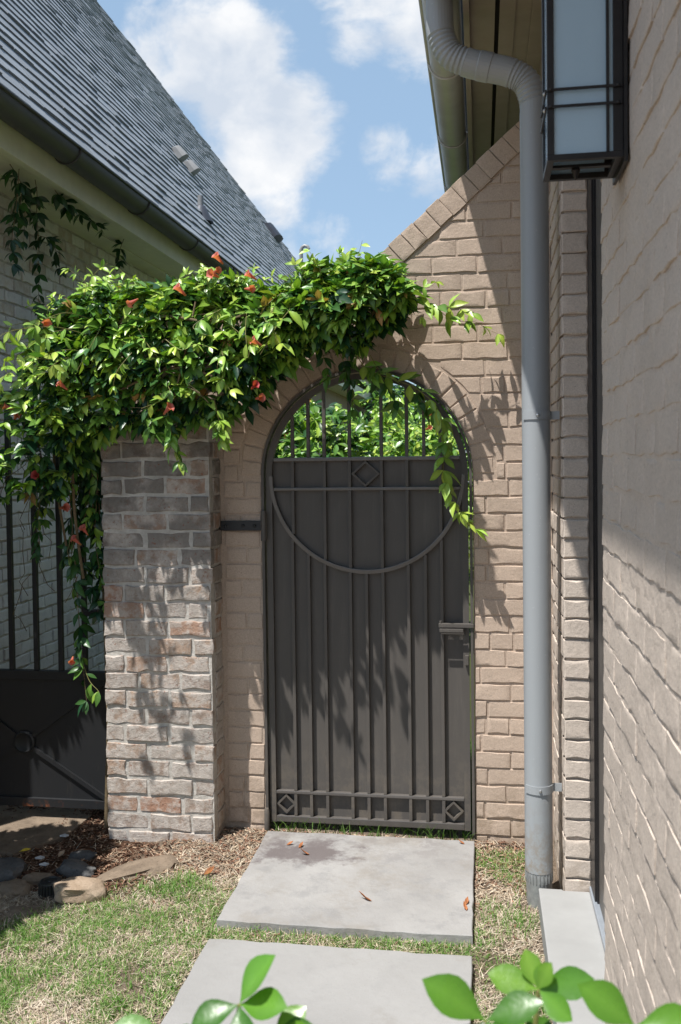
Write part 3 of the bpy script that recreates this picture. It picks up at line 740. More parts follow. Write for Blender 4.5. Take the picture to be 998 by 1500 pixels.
# door set back in the reveal
dj = MB().box(.404, .47, 3.47, 3.599, .06, 3.19).box(.411, .47, 3.455, 3.4695, .06, 3.19).build('door_frame', 'lantern_bronze', hr)
MB().box(.418, .46, 3.30, 3.454, .075, 3.18).build('door_stile', 'gate_paint', hr, bevel=.002)
MB().box(.424, .455, 2.5, 3.298, .075, 3.18).build('door_panel', 'gate_paint', hr)
MB().box(.398, .475, 2.46, 3.598, .0725, .0905).build('threshold', 'threshold_metal', hr, bevel=.003)
MB().prism_z([(.207, 1.2), (.2995, 1.2), (.2995, YC+.01), (.40, YC+.01), (.40, 3.594), (.2995, 3.594), (.2995, 3.603), (.207, 3.603)], -.12, .070).build('door_sill', 'sill_concrete', hr, bevel=.005)
# eave
MB().box(-.055, -.030, -1.6, 9, 3.475, 3.70).build('fascia', 'soffit_taupe', hr, bevel=.003)
for x0, x1, z in ((-.0295, .070, 3.512), (.088, .150, 3.500), (.1505, .212, 3.507), (.2125, .30, 3.495)): MB().box(x0, x1, -1.6, 9, z, z+.02).build('soffit_board', 'soffit_taupe', hr)
MB().box(-.029, .31, -1.6, 9, 3.54, 3.56).build('soffit_backing', 'soffit_dark', hr)
MB().box(.275, .3075, -1.6, 9, 3.40, 3.494).build('frieze', 'soffit_taupe', hr, bevel=.004)
MB().prism([(-.115, 3.695), (3.2, 3.695+3.315*1.15), (3.2, 3.76+3.315*1.15), (-.115, 3.735)], -1.6, 9).build('roof', 'roof_deck', hr)

def half_round(r, cx, cz, y0, y1, outer, th=.004, n=14):
    arc = np.linspace(math.pi, 2*math.pi, n); po = [(cx+r*math.cos(a), cz+r*math.sin(a)) for a in arc]; pi_ = [(cx+(r-th)*math.cos(a), cz+(r-th)*math.sin(a)) for a in arc]
    b = MB(); vs = []; k = len(arc)
    for y in (y0, y1): vs += [(x, y, z) for x, z in po] + [(x, y, z) for x, z in pi_]
    fs = []
    for i in range(k-1): fs += [(i, i+1, 2*k+i+1, 2*k+i), (k+i+1, k+i, 3*k+i, 3*k+i+1), (i+1, i, k+i, k+i+1), (2*k+i, 2*k+i+1, 3*k+i+1, 3*k+i)]
    fs += [(0, 2*k, 3*k, k), (k-1, 2*k-1, 4*k-1, 3*k-1)]
    b.add(vs, fs); lip = cx + outer*(r+.004)
    b2 = MB().tube([(lip, y0, cz), (lip, y1, cz)], .009, 8)
    return b, b2
def gutter(name, r, cx, cz, y0, y1, outer, mat, label, ys):
    g = empty(name, (cx, y0, cz-r), label, 'gutter')
    b, l = half_round(r, cx, cz, y0, y1, outer); b.build('trough', mat, g, smooth=True); l.build('rolled_lip', mat, g, smooth=True)
    for y in ys:
        arc = np.linspace(math.pi*.98, 2.02*math.pi, 18)
        MB().tube([(cx+(r+.004)*math.cos(a), y, cz+(r+.004)*math.sin(a)) for a in arc], .0055, 6).build('bracket', mat, g, smooth=True)
    return g
gutter('gutter', .078, -.145, 3.60, -1.6, 9, -1, 'gutter_grey', 'grey half-round gutter under the eave beside the downspout', [.6, 1.5, 2.45, 3.42, 4.40, 5.37, 6.34])

# downspout with crimped elbows
def catmull(P, n=10):
    P = [Vector(p) for p in P]; out = []
    for i in range(len(P)-1):
        p0, p1, p2, p3 = P[max(i-1, 0)], P[i], P[i+1], P[min(i+2, len(P)-1)]
        for k in range(n):
            t_ = k/n; out.append(.5*((2*p1)+(-p0+p2)*t_+(2*p0-5*p1+4*p2-p3)*t_*t_+(-p0+3*p1-3*p2+p3)*t_**3))
    return out + [P[-1]]
SY = 3.667
ds = empty('downspout', (.213, SY, 0), 'round grey painted metal downspout with crimped double elbow at the top', 'downspout')
MB().tube([(.213, SY, z) for z in (.115, .7, 1.5, 2.4, 3.07)], .054, 28).build('pipe', 'downspout_paint', ds, smooth=True)
MB().tube([(.2135, SY, z) for z in (-.06, .0, .085, .112, .122)], [.047, .049, .051, .0525, .048], 24).build('adapter', 'downspout_adapter', ds, smooth=True)
for k in range(24):
    a = 2*math.pi*k/24; MB().tube([(.2135+.0515*math.cos(a), SY+.0515*math.sin(a), .075), (.2135+.0525*math.cos(a), SY+.0525*math.sin(a), .112)], .0022, 5).build('crimp', 'downspout_adapter', ds)
pts = catmull([(.213, SY, 3.04), (.211, SY, 3.11), (.185, SY, 3.185), (.13, SY, 3.225), (.045, SY, 3.252), (-.04, SY, 3.278), (-.105, SY, 3.315), (-.138, SY, 3.385), (-.145, SY, 3.45), (-.145, SY, 3.53)], 26)
rad = []
for i, p in enumerate(pts):
    f_ = i/(len(pts)-1); e1 = .10 < f_ < .34; e2 = .56 < f_ < .80
    rad.append(.0535 + (.0021*math.cos(i*math.pi/3.0)-.001 if (e1 or e2) else 0) + (.0025 if .44 < f_ < .50 else 0))
MB().tube(pts, rad, 28).build('elbow', 'downspout_paint', ds, smooth=False)
for z in (1.90, .445):
    cl = MB(); n_ = 16; vs = []
    for i in range(n_+1):
        a = R(-150) + R(150)*i/n_
        for r_ in (.055, .058):
            for dz in (-.016, .016): vs.append((.213+r_*math.cos(a), SY+r_*math.sin(a), z+dz))
    fs = []
    for i in range(n_):
        q = 4*i; fs += [(q, q+4, q+5, q+1), (q+2, q+3, q+7, q+6), (q+1, q+5, q+7, q+3), (q, q+2, q+6, q+4)]
    fs += [(0, 1, 3, 2), (4*n_, 4*n_+2, 4*n_+3, 4*n_+1)]
    cl.add(vs, fs).box(.2705, .303, SY-.004, SY, z-.016, z+.016)
    cb = cl.build('clip', 'downspout_paint', ds)
    a = R(-100); MB().lathe([(.006, 0), (.006, -.004), (.003, -.006)], (.213+.045*math.cos(a)+.012, SY-.057, z), 'y', 10).build('screw', 'screw_steel', cb)

# ================================================================== lantern on the right wall
LX0, LX1, LY0, LY1, LZ0, LZ1 = .143, .2965, 1.99, 2.142, 2.349, 2.99
ln = empty('wall_lantern', ((LX0+LX1)/2, (LY0+LY1)/2, LZ0), 'tall square bronze wall lantern with frosted panes at the upper right', 'lantern')
pw = .014
for x0, x1 in ((LX0, LX0+pw), (LX1-pw-.006, LX1)):
    for y0, y1 in ((LY0, LY0+pw), (LY1-pw, LY1)): MB().box(x0, x1, y0, y1, LZ0+.0205, LZ1-.0205).build('post', 'lantern_bronze', ln, bevel=.001)
for z0, z1 in ((LZ0+.008, LZ0+.020), (LZ1-.02, LZ1)):
    MB().box(LX0, LX1, LY0, LY0+pw, z0, z1).box(LX0, LX1, LY1-pw, LY1, z0, z1).box(LX0, LX0+pw, LY0+pw+.0002, LY1-pw-.0002, z0, z1).box(LX1-pw, LX1, LY0+pw+.0002, LY1-pw-.0002, z0, z1).build('rim', 'lantern_bronze', ln)
MB().prism([(LX0-.015, LZ1+.0005), (LX1, LZ1+.0005), (LX1, LZ1+.06), ((LX0+LX1)/2, LZ1+.075)], LY0-.015, LY1+.015).build('cap', 'lantern_bronze', ln)
MB().box(LX1+.0003, XW-.004, LY0-.01, LY1+.01, LZ0-.005, LZ1+.08).build('back_plate', 'lantern_bronze', ln)
gx0, gx1, gy0, gy1 = LX0+.005, LX1-.008, LY0+.006, LY1-.006
for (a, b_, c_, d_) in ((LX0+pw, LX1-pw-.006, gy0, gy0+.003), (LX0+pw, LX1-pw-.006, gy1-.003, gy1), (gx0, gx0+.003, LY0+pw, LY1-pw)):
    MB().box(a, b_, c_, d_, LZ0+.0205, LZ1-.0205).build('pane', 'frosted_glass', ln)
VX = .2655
mb_ = [MB().box(VX-.0028, VX+.0028, LY0-.003, LY0+.0055, LZ0+.019, LZ1-.019)]
for z in (2.467, 2.502): mb_.append(MB().box(LX0+.002, LX1-.002, LY0-.0045, LY0-.0005, z-.0026, z+.0026))
for q in mb_: q.build('glazing_bar', 'lantern_bronze', ln)
for z in (2.467, 2.502):
    MB().box(LX0-.0045, LX0-.0005, LY0+.002, LY1-.002, z-.0026, z+.0026).build('glazing_bar', 'lantern_bronze', ln)
    for x in (LX0+.007, LX1-.010): MB().lathe([(.004, 0), (.0035, -.002), (.001, -.0035)], (x, LY0-.0045, z), 'y', 10).build('rivet', 'lantern_bronze', ln)
    MB().lathe([(.004, 0), (.0035, -.002), (.001, -.0035)], (LX0-.0045, LY0+.02, z), 'x', 10).build('rivet', 'screw_steel', ln)
MB().box(LX0+.0145, LX1-.0145, (LY0+LY1)/2-.008, (LY0+LY1)/2+.008, LZ0+.012, LZ0+.018).build('cross_bar', 'lantern_bronze', ln)
MB().lathe([(.008, 0), (.010, -.006), (.006, -.012), (.003, -.022), (.001, -.026)], ((LX0+LX1)/2-.012, (LY0+LY1)/2, LZ0+.012), 'z', 14).build('finial', 'lantern_bronze', ln, smooth=True)
MB().lathe([(.012, 0), (.014, .02), (.026, .055), (.030, .08), (.022, .11), (.002, .118)], ((LX0+LX1)/2-.01, (LY0+LY1)/2, LZ0+.04), 'z', 20).build('bulb', 'bulb_white', ln, smooth=True)

# ================================================================== house on the left
HX = -2.77
hl = empty('whitewashed_house', (HX-.4, 8, 0), 'whitewashed brick house with steep grey shingle roof and cream eave at left', 'house')
MB().box(HX-5.0, HX-.008, 3.45, 9.2, -.2, 3.42).build('wall_core', 'old_mortar', hl)
MB().box(HX-5.0, HX-.004, 9.2005, 34, -.2, 3.32).build('rear_wall', 'far_wall', hl)
MB().box(-2.43, -2.40, 11.0, 34, 3.04, 3.21).build('rear_fascia', 'trim_cream', hl)
MB().box(HX-.0035, -2.4305, 11.0, 34, 3.055, 3.075).build('rear_soffit', 'trim_cream', hl)
MB().prism([(-5.2, 3.325), (-2.36, 3.2105), (-2.36, 3.235), (-5.2, 5.2)], 20.7, 34).build('rear_roof', 'roof_deck', hl)
specs = []; zz = -.05; row = 0; CL = .0785
while zz < 3.34:
    y = 3.46 + (0 if row % 2 else .105)
    while y < 9.0:
        w = .207
        specs.append(((round(w-.012, 3), .0665), (HX+random.uniform(-.004, .004), y+w/2, zz+CL/2), R(90), .03, .0055, .009)); y += w
    zz += CL; row += 1
def lvis(s):
    y, z_ = s[1][1], s[1][2]; return y > 4.75 and ((z_ < 1.9 and y < 6.3) or (z_ > 2.4 and y < 7.3))
A_ = sorted([s for s in specs if lvis(s)], key=lambda s: s[1][1])
lay(hl, A_[:300], 'whitewash_brick', 300); lay(hl, A_[300:] + [s for s in specs if not lvis(s)], 'whitewash_brick', 0)
FY0, FY1 = 3.3, 24.0
fa = MB().box(-2.388, -2.362, FY0, FY1, 3.322, 3.56).build('fascia', 'trim_cream', hl, bevel=.003)
MB().box(HX-.0035, -2.3885, FY0, FY1, 3.345, 3.365).build('soffit', 'trim_cream', hl)
MB().box(-2.425, -2.3887, FY0, FY1, 3.330, 3.3445).build('bed_mould', 'trim_cream', hl, bevel=.003)
MB().box(HX-.003, -2.62, FY0, FY1, 3.334, 3.3445).build('frieze_board', 'trim_cream', hl, bevel=.003)
vent = MB(); y = 4.2
while y < 9.5: vent.box(-2.437, -2.427, y, y+.016, 3.3425, 3.3448); y += .03
vent.build('vent_strip', 'soffit_dark', hl)
gutter('gutter', .080, -2.280, 3.50, FY0, FY1, 1, 'gutter_dark', 'dark half-round gutter along the eave of the shingled roof', [4.0 + .0 + 1.08*k - .15 for k in range(0, 17)])
TH = math.atan(1.6); UPV = Vector((-math.cos(TH), 0, math.sin(TH))); NRM = Vector((math.sin(TH), 0, math.cos(TH))); EO = Vector((-2.245, 0, 3.525))
def ridge_v(y): return 4.96 - (y-11.43)*.3256
def onroof(y, v, h=0.): return EO + Vector((0, y, 0)) + UPV*v + NRM*h
ya, yb = FY0, 20.6
dk = [onroof(ya, -.02), onroof(yb, -.02), onroof(yb, ridge_v(yb)), onroof(ya, ridge_v(ya))]
bk = [Vector((p.x-.9*(p.z-2.6), p.y, 3.3)) for p in (dk[2], dk[3])]
roof = MB().add(dk + [p - NRM*.03 for p in dk] + bk, [(0, 1, 2, 3), (7, 6, 5, 4), (0, 4, 5, 1), (1, 5, 6, 2), (0, 3, 7, 4), (3, 2, 8, 9), (7, 9, 8, 6)]).build('roof', 'roof_deck', hl)
EXP = .122
shin = []
v = 0.; rown = 0
while v < 8:
    y = ya + random.uniform(-.3, 0)
    while y < yb:
        w = random.choice((.16, .22, .27, .33)); rv_ = ridge_v(y+w/2)
        if v < rv_ - .05: shin.append((y, v, w, min(EXP*1.35, rv_-v), random.uniform(.012, .021), random.uniform(-.013, .013), random.uniform(.80, 1.18)))
        y += w + .003
    v += EXP; rown += 1
def shingle_geo(s):
    y, v, w, l, th, jo, c = s; y1 = y+w; lo = v+jo
    a = [onroof(y, lo, .004), onroof(y1, lo, .004), onroof(y1, v+l, .001), onroof(y, v+l, .001)]
    t_ = [onroof(y, lo, .004+th), onroof(y1, lo+random.uniform(-.003, .003), .004+th), onroof(y1, v+l, .004), onroof(y, v+l, .004)]
    return a+t_, [(4, 5, 6, 7), (0, 1, 5, 4), (1, 2, 6, 5), (3, 0, 4, 7)]
def vcol(me, cols):
    ca = me.color_attributes.new('Col', 'FLOAT_COLOR', 'POINT'); ca.data.foreach_set('color', np.array(cols, np.float32).ravel())
CAMV = CAM
def sh_score(s):
    p = onroof(s[0], s[1]); d = p-CAM; dd = d.length
    return dd + (50 if s[0] < 4.0 + s[1]*.95 else 0)
shin.sort(key=sh_score)
rest = MB(); rc = []
for i, s in enumerate(shin):
    vs, fs = shingle_geo(s); c = (s[6], s[6], s[6]*1.02, 1)
    if i < 300:
        b = MB().add(vs, fs); me = b.mesh('shingle', 'roof_shingle', fix=False); vcol(me, [c]*8); mesh_obj('shingle', me, roof)
    else: rest.add(vs, fs); rc += [c]*8
me = rest.mesh('shingle_field', 'roof_shingle', fix=False); vcol(me, rc); o = mesh_obj('shingle_field', me, roof); o['kind'] = 'stuff'
# roof vents
def hood(y, v, w, l, h, mat, name='roof_vent'):
    prof = [(-w/2, 0), (w/2, 0), (w/2, h*.5), (w/2*.7, h*.9), (0, h), (-w/2*.7, h*.9), (-w/2, h*.5)]
    vs = []
    for vv, k in ((v, 1.), (v+l*.9, .8), (v+l, .25)):
        for a, hh in prof: vs.append(onroof(y+a, vv, .015 + hh*k))
    n = len(prof); fs = [tuple(range(n)), tuple(range(3*n-1, 2*n-1, -1))]
    for q in range(2):
        for i in range(n): fs.append((q*n+i, q*n+(i+1) % n, (q+1)*n+(i+1) % n, (q+1)*n+i))
    o = MB().add(vs, fs).build(name, mat, roof, smooth=False)
    q = [onroof(y-w*.75, v-.03, .0195), onroof(y+w*.75, v-.03, .0195), onroof(y+w*.75, v+l*1.3, .0195), onroof(y-w*.75, v+l*1.3, .0195)]
    return o
hood(9.32, 1.58, .12, .14, .11, 'vent_grey'); hood(9.60, 1.51, .12, .14, .11, 'vent_grey')
hood(16.1, 2.50, .45, .30, .13, 'vent_dark')
pc = onroof(8.45, .68, .02); pp = pc - Vector((0, 0, .06))
MB().tube([pc - Vector((0, 0, .12)), pc + Vector((0, 0, .03)), pc + Vector((0, 0, .035))], [.12, .045, .04], 16).build('pipe_flashing', 'vent_dark', roof, smooth=True)
MB().tube([pc, pc + Vector((0, 0, .13))], .028, 14).build('vent_pipe', 'vent_grey', roof, smooth=True)
gp = onroof(17.8, 2.25, 0)
gn = MB().tube([gp, gp+Vector((0, 0, .42)), gp+Vector((.02, 0, .47)), gp+Vector((.07, 0, .50)), gp+Vector((.13, 0, .48)), gp+Vector((.15, 0, .43))], .036, 12).build('gooseneck_pipe', 'vent_grey', roof, smooth=True)
MB().tube([gp-Vector((0, 0, .1)), gp+Vector((0, 0, .06))], [.10, .05], 12).build('pipe_flashing', 'vent_dark', roof, smooth=True)

# ================================================================== climbing vine over wall and pier
vine = empty('trumpet_vine', (-1.45, 4.1, 0), 'flowering vine with glossy leaves piled over the pier and gate arch', 'vine')
TOPX = [-2.6, -2.3, -2.1, -1.95, -1.82, -1.64, -1.40, -1.10, -.85, -.64, -.48, -.38, -.30]; TOPZ = [1.80, 1.95, 2.12, 2.32, 2.45, 2.54, 2.50, 2.51, 2.50, 2.55, 2.61, 2.56, 2.42]
BOTX = [-2.6, -2.3, -2.0, -1.86, -1.74, -1.5, -1.25, -1.08, -.98, -.88, -.78, -.65, -.5, -.40, -.30]; BOTZ = [1.62, 1.58, 1.56, 1.66, 1.86, 1.88, 1.92, 1.93, 2.03, 2.13, 2.19, 2.24, 2.20, 2.30, 2.39]
VL = Leaves(VINE_T)
def vine_front(s, X=-.5): return 4.00 - .22*math.sin(math.pi*min(1, max(0, s)))**.7
def rnd3(a): return Vector((random.uniform(-a, a), random.uniform(-a, a), random.uniform(-a, a)))
stem_tw = MB()
nodes = 0
while nodes < 3500:
    X = random.uniform(-2.55, -.30) if random.random() < .85 else random.uniform(-2.55, -1.75)
    zt, zb = np.interp(X, TOPX, TOPZ), np.interp(X, BOTX, BOTZ)
    zt += nz(X*5, 3.3)*.05; zb += nz(X*7, 8.8)*.07
    s = random.random(); part = random.random()
    if part < .72:                                            # outer face towards the path
        z_ = zb + (zt-zb)*s; yf = vine_front(s*.85+.08, X) + nz(X*6, z_*6, 2)*.07; Y = yf + abs(random.gauss(0, .06))
        nrm = Vector((random.uniform(-.4, .4), -.8, .2 + .6*s))
    elif part < .92:                                          # crown
        Y = random.uniform(3.85, 4.45); z_ = zt - abs(random.gauss(0, .05)) - max(0, Y-4.25)*.5; nrm = Vector((random.uniform(-.3, .3), -.3, .9)); s = 1
    else:
        Y = random.uniform(4.25, 4.5); z_ = zb + (zt-zb)*s; nrm = Vector((0, .6, .4))
    if X < -1.86 and random.random() < (.5 if X > -1.98 else .88): continue
    if X > -.9 and z_ < 2.45 and Y > 4.13: continue
    if Y > 4.15 and -1.75 < X < -.3 and z_ < 2.42: continue
    if PX0 - .02 < X < PX1 + .02 and Y > 3.99 and z_ < 1.93: Y = 3.99 - random.uniform(0, .1)
    p = Vector((X, Y, z_)); bright = .75*s**1.5 + .35*smoothstep(4.1, 3.75, Y)  # sunlit crown and front, shaded inside: put into the leaf colours
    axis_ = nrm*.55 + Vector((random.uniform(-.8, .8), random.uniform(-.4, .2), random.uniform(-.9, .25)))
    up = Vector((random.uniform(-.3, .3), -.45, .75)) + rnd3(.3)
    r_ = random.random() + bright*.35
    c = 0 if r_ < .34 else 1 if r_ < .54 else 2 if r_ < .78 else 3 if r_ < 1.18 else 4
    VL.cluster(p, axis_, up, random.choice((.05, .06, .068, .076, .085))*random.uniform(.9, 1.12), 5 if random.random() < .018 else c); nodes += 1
def sprig(pts, step=.045, L=.065, c=2, rad=.0022, nper=2, fall=.6, mat='green_stem', parent=None, leaves=None, skip=0., young=True):
    P = catmull(pts, 8); parent = parent or vine; leaves = leaves or VL
    MB().tube(P, [rad*(1-.6*i/len(P)) for i in range(len(P))], 6).build('stem', mat, parent, smooth=True)
    acc = 0.; tot = sum((P[i+1]-P[i]).length for i in range(len(P)-1)); run = 0.
    for i in range(len(P)-1):
        seg = P[i+1]-P[i]; acc += seg.length; run += seg.length
        if acc >= step and run/tot > skip:
            acc = 0; d = seg.normalized(); f_ = run/tot
            for k in range(nper):
                side = d.orthogonal(); side.rotate(Matrix.Rotation(random.uniform(0, 6.28), 3, d))
                ax = d*.5 + side*.9 + Vector((0, -.25, -fall*random.uniform(.4, 1.2)))
                cc = min(4, c + (1 if young and f_ > .7 else 0))
                leaves.cluster(P[i+1], ax, Vector((random.uniform(-.4, .4), -.6, .7)), L*random.uniform(.8, 1.15)*(1-.35*max(0, f_-.6)), cc, random.choice((1, 2, 2, 3)), .8)
    return P
# trailing shoots that stand clear of the mass
sprig([(-.46, 4.05, 2.58), (-.37, 4.02, 2.52), (-.28, 4.00, 2.44), (-.19, 4.02, 2.40), (-.10, 4.05, 2.39), (-.04, 4.08, 2.37)], .045, .088, 3)
sprig([(-.19, 4.03, 2.40), (-.12, 4.04, 2.34), (-.02, 4.07, 2.33), (.03, 4.08, 2.30), (.10, 4.10, 2.27)], .07, .075, 3, .0015)
sprig([(-.42, 4.0, 2.55), (-.30, 3.98, 2.50), (-.22, 3.98, 2.47), (-.17, 3.99, 2.51)], .06, .05, 4, .0014)
sprig([(-.45, 4.03, 2.46), (-.36, 4.0, 2.36), (-.28, 4.0, 2.36), (-.20, 4.03, 2.34)], .08, .05, 4, .0014)
sprig([(-.56, 4.02, 2.25), (-.50, 4.08, 2.14), (-.40, 4.10, 2.10), (-.30, 4.11, 2.06), (-.21, 4.10, 1.99), (-.165, 4.09, 1.90), (-.155, 4.09, 1.82), (-.165, 4.09, 1.70), (-.14, 4.08, 1.60), (-.105, 4.08, 1.53), (-.06, 4.08, 1.46), (-.02, 4.08, 1.42)], .046, .088, 3, .0025, 2)
sprig([(-.62, 4.05, 2.22), (-.58, 4.09, 2.12), (-.56, 4.10, 2.02), (-.57, 4.10, 1.94)], .038, .075, 1, .002, 2)
sprig([(-.48, 4.06, 2.20), (-.43, 4.09, 2.10), (-.38, 4.10, 2.02), (-.37, 4.10, 1.95)], .038, .075, 1, .002, 2)
sprig([(-.30, 4.11, 2.07), (-.26, 4.11, 1.98), (-.25, 4.11, 1.92)], .035, .065, 1, .002, 2)
sprig([(-.72, 3.95, 2.30), (-.68, 3.99, 2.20), (-.66, 4.02, 2.10)], .035, .065, 1, .002, 2)
sprig([(-1.33, 3.80, 1.98), (-1.31, 3.79, 1.88), (-1.295, 3.80, 1.78), (-1.27, 3.80, 1.71)], .035, .075, 2, .0024, 2)
sprig([(-1.13, 3.84, 2.00), (-1.105, 3.83, 1.90), (-1.10, 3.83, 1.80)], .035, .07, 3, .0024, 2)
sprig([(-1.42, 3.82, 2.0), (-1.41, 3.80, 1.92), (-1.385, 3.80, 1.86)], .035, .07, 1, .002, 2)
# curtain on the side gate
for k in range(12):
    x = random.gauss(-1.90, .11); x = min(-1.78, max(-2.5, x)); y = random.uniform(4.06, 4.17); zb_ = random.uniform(1.0, 1.5) if x > -2.0 else random.uniform(1.25, 1.55)
    sprig([(x, y-.06, 1.9), (x+random.uniform(-.04, .04), y, 1.7), (x+random.uniform(-.06, .06), y, (1.7+zb_)/2), (x+random.uniform(-.08, .08), y, zb_)], .042, .07, random.choice((0, 0, 1, 1, 2)), .0024, 2, mat='vine_stem')
for pts, c in (([(-1.93, 4.05, 1.95), (-1.90, 4.06, 1.6), (-1.885, 4.07, 1.3), (-1.875, 4.08, 1.0), (-1.86, 4.08, .80), (-1.84, 4.07, .62)], 1), ([(-1.84, 4.08, 1.95), (-1.81, 4.10, 1.6), (-1.80, 4.12, 1.35), (-1.82, 4.11, 1.15)], 0),
               ([(-1.80, 4.10, 1.9), (-1.775, 4.11, 1.5), (-1.78, 4.12, 1.2), (-1.80, 4.12, 1.02)], 0)):
    sprig(pts, .045, .078, c, .003, 2, young=False, mat='vine_stem')
sprig([(-1.86, 4.08, .80), (-1.82, 4.06, .72), (-1.77, 4.04, .68), (-1.755, 4.03, .66)], .05, .07, 1, .002, 1)
for k in range(16):                                            # fine dead twigs in the curtain and under the mass
    x = random.uniform(-2.2, -1.76); z0_ = random.uniform(1.2, 2.0); y = random.uniform(4.05, 4.16); P = [Vector((x, y, z0_))]
    for q in range(5): P.append(P[-1] + Vector((random.uniform(-.05, .05), random.uniform(-.02, .02), -random.uniform(.02, .11))))
    stem_tw.tube(P, .0016, 4)
for k in range(40):
    x = random.uniform(-1.9, -.5); z0_ = min(np.interp(x, BOTX, BOTZ) + random.uniform(.05, .5), np.interp(x, TOPX, TOPZ)-.12); y = random.uniform(3.78, 4.02); P = [Vector((x, y, z0_))]
    for q in range(5): P.append(P[-1] + Vector((random.uniform(-.08, .08), random.uniform(-.03, .03), random.uniform(-.05, .05))))
    stem_tw.tube(P, .0016, 4)
stem_tw.build('twigs', 'vine_stem', vine, smooth=True)['kind'] = 'stuff'
# loose young shoots above and to the left
for k in range(46):
    X = random.uniform(-2.0, -.42); zt = float(np.interp(X, TOPX, TOPZ)); y = random.uniform(3.78, 4.15)
    sprig([(X, y, zt-.05), (X+random.uniform(-.03, .03), y-.02, zt+.0), (X+random.uniform(-.07, .07), y-.04, zt+random.uniform(.02, .07))], .03, .045, 3, .0015, 2, .0)
for pts in ([(-1.75, 3.85, 2.30), (-1.90, 3.8, 2.30), (-2.02, 3.78, 2.27), (-2.12, 3.77, 2.28)], [(-1.80, 3.82, 2.38), (-1.92, 3.78, 2.36), (-2.05, 3.76, 2.33)], [(-1.72, 3.85, 2.46), (-1.66, 3.82, 2.55), (-1.58, 3.80, 2.60)],
            [(-1.95, 3.85, 2.1), (-2.05, 3.8, 2.03), (-2.12, 3.78, 1.92)], [(-1.42, 3.72, 2.30), (-1.36, 3.68, 2.22), (-1.30, 3.67, 2.15)], [(-1.30, 3.72, 2.25), (-1.22, 3.68, 2.2), (-1.15, 3.67, 2.22), (-1.08, 3.68, 2.2)],
            [(-1.45, 3.72, 2.2), (-1.5, 3.68, 2.12), (-1.52, 3.68, 2.05)]):
    sprig(pts, .05, .05, 4, .0018, 2, .3)
for k in range(10):                                            # loose sprays leaning out over the pier and gate
    X = random.uniform(-1.75, -.75); s_ = random.uniform(.25, .8); zb = float(np.interp(X, BOTX, BOTZ)); zt = float(np.interp(X, TOPX, TOPZ)); z_ = zb+(zt-zb)*s_; y = vine_front(s_, X)+.05
    sprig([(X, y, z_+.03), (X+random.uniform(-.04, .06), y-.07, z_+.03), (X+random.uniform(-.06, .1), y-random.uniform(.11, .16), z_-.05), (X+random.uniform(-.06, .12), y-random.uniform(.13, .2), z_-random.uniform(.1, .18))], .05, .075, random.choice((2, 3, 3)), .002, 1, .5)
for k in range(8):                                             # long wisps reaching out in front, at the left end
    x = random.uniform(-1.80, -1.62); z_ = random.uniform(2.1, 2.42); e = random.uniform(-1.94, -1.74)
    sprig([(x, 3.84, z_), ((x+e)/2, 3.70, z_+random.uniform(.0, .04)), (e, random.uniform(3.50, 3.60), z_-random.uniform(.0, .06)), (e-random.uniform(.0, .05), random.uniform(3.44, 3.54), z_-random.uniform(.05, .14))], .055, .066, random.choice((2, 3, 3, 4)), .0018, 1, .3)
# main woody trunk behind the pier
MB().tube([(-1.79, 4.15, -.05), (-1.77, 4.16, .5), (-1.785, 4.17, 1.1), (-1.76, 4.16, 1.7), (-1.65, 4.1, 2.1), (-1.3, 4.1, 2.43), (-.8, 4.15, 2.45)], [.012, .011, .011, .010, .009, .008, .005], 8).build('trunk', 'vine_stem', vine, smooth=True)
for pts, r_ in (([(-1.84, 4.06, 1.2), (-1.86, 4.02, 1.55), (-1.82, 3.95, 1.9), (-1.7, 3.88, 2.2), (-1.5, 3.85, 2.4)], .007), ([(-1.93, 4.08, 1.35), (-1.95, 4.02, 1.7), (-1.9, 3.93, 2.0), (-1.78, 3.86, 2.25)], .006),
                ([(-1.6, 3.84, 2.3), (-1.35, 3.80, 2.36), (-1.1, 3.80, 2.33), (-.85, 3.84, 2.40), (-.6, 3.9, 2.45)], .006), ([(-1.55, 3.82, 2.05), (-1.3, 3.80, 2.14), (-1.12, 3.79, 2.10)], .005), ([(-1.2, 3.82, 2.42), (-1.24, 3.79, 2.2), (-1.3, 3.80, 2.0)], .004)):
    MB().tube(catmull(pts, 6), r_, 7).build('stem', 'vine_stem', vine, smooth=True)
VL.split('foliage', vine, 'leaf', 300, score=lambda it: it[0].y - .15*(it[5] >= 2) - it[3])
for p in ((-1.107, 3.78, 2.535), (-1.062, 3.77, 2.565), (-1.072, 3.74, 2.505), (-.915, 3.75, 2.49), (-.96, 3.73, 2.45), (-1.411, 3.70, 2.42), (-1.863, 3.75, 2.345), (-2.025, 3.80, 1.977), (-2.03, 3.80, 1.93), (-1.958, 3.90, 1.676), (-.937, 3.80, 2.00), (-.889, 3.73, 2.211), (-1.322, 3.74, 1.94), (-1.21, 3.72, 2.43), (-1.74, 3.72, 2.05), (-1.88, 4.02, .84), (-1.80, 4.03, 1.405), (-1.83, 4.02, 1.36), (-1.93, 4.02, 1.53), (-.95, 3.78, 2.04)):
    flower(p, Vector((random.uniform(-1, 1), -.55, random.uniform(-.5, .8))), vine, random.uniform(.75, 1.05))

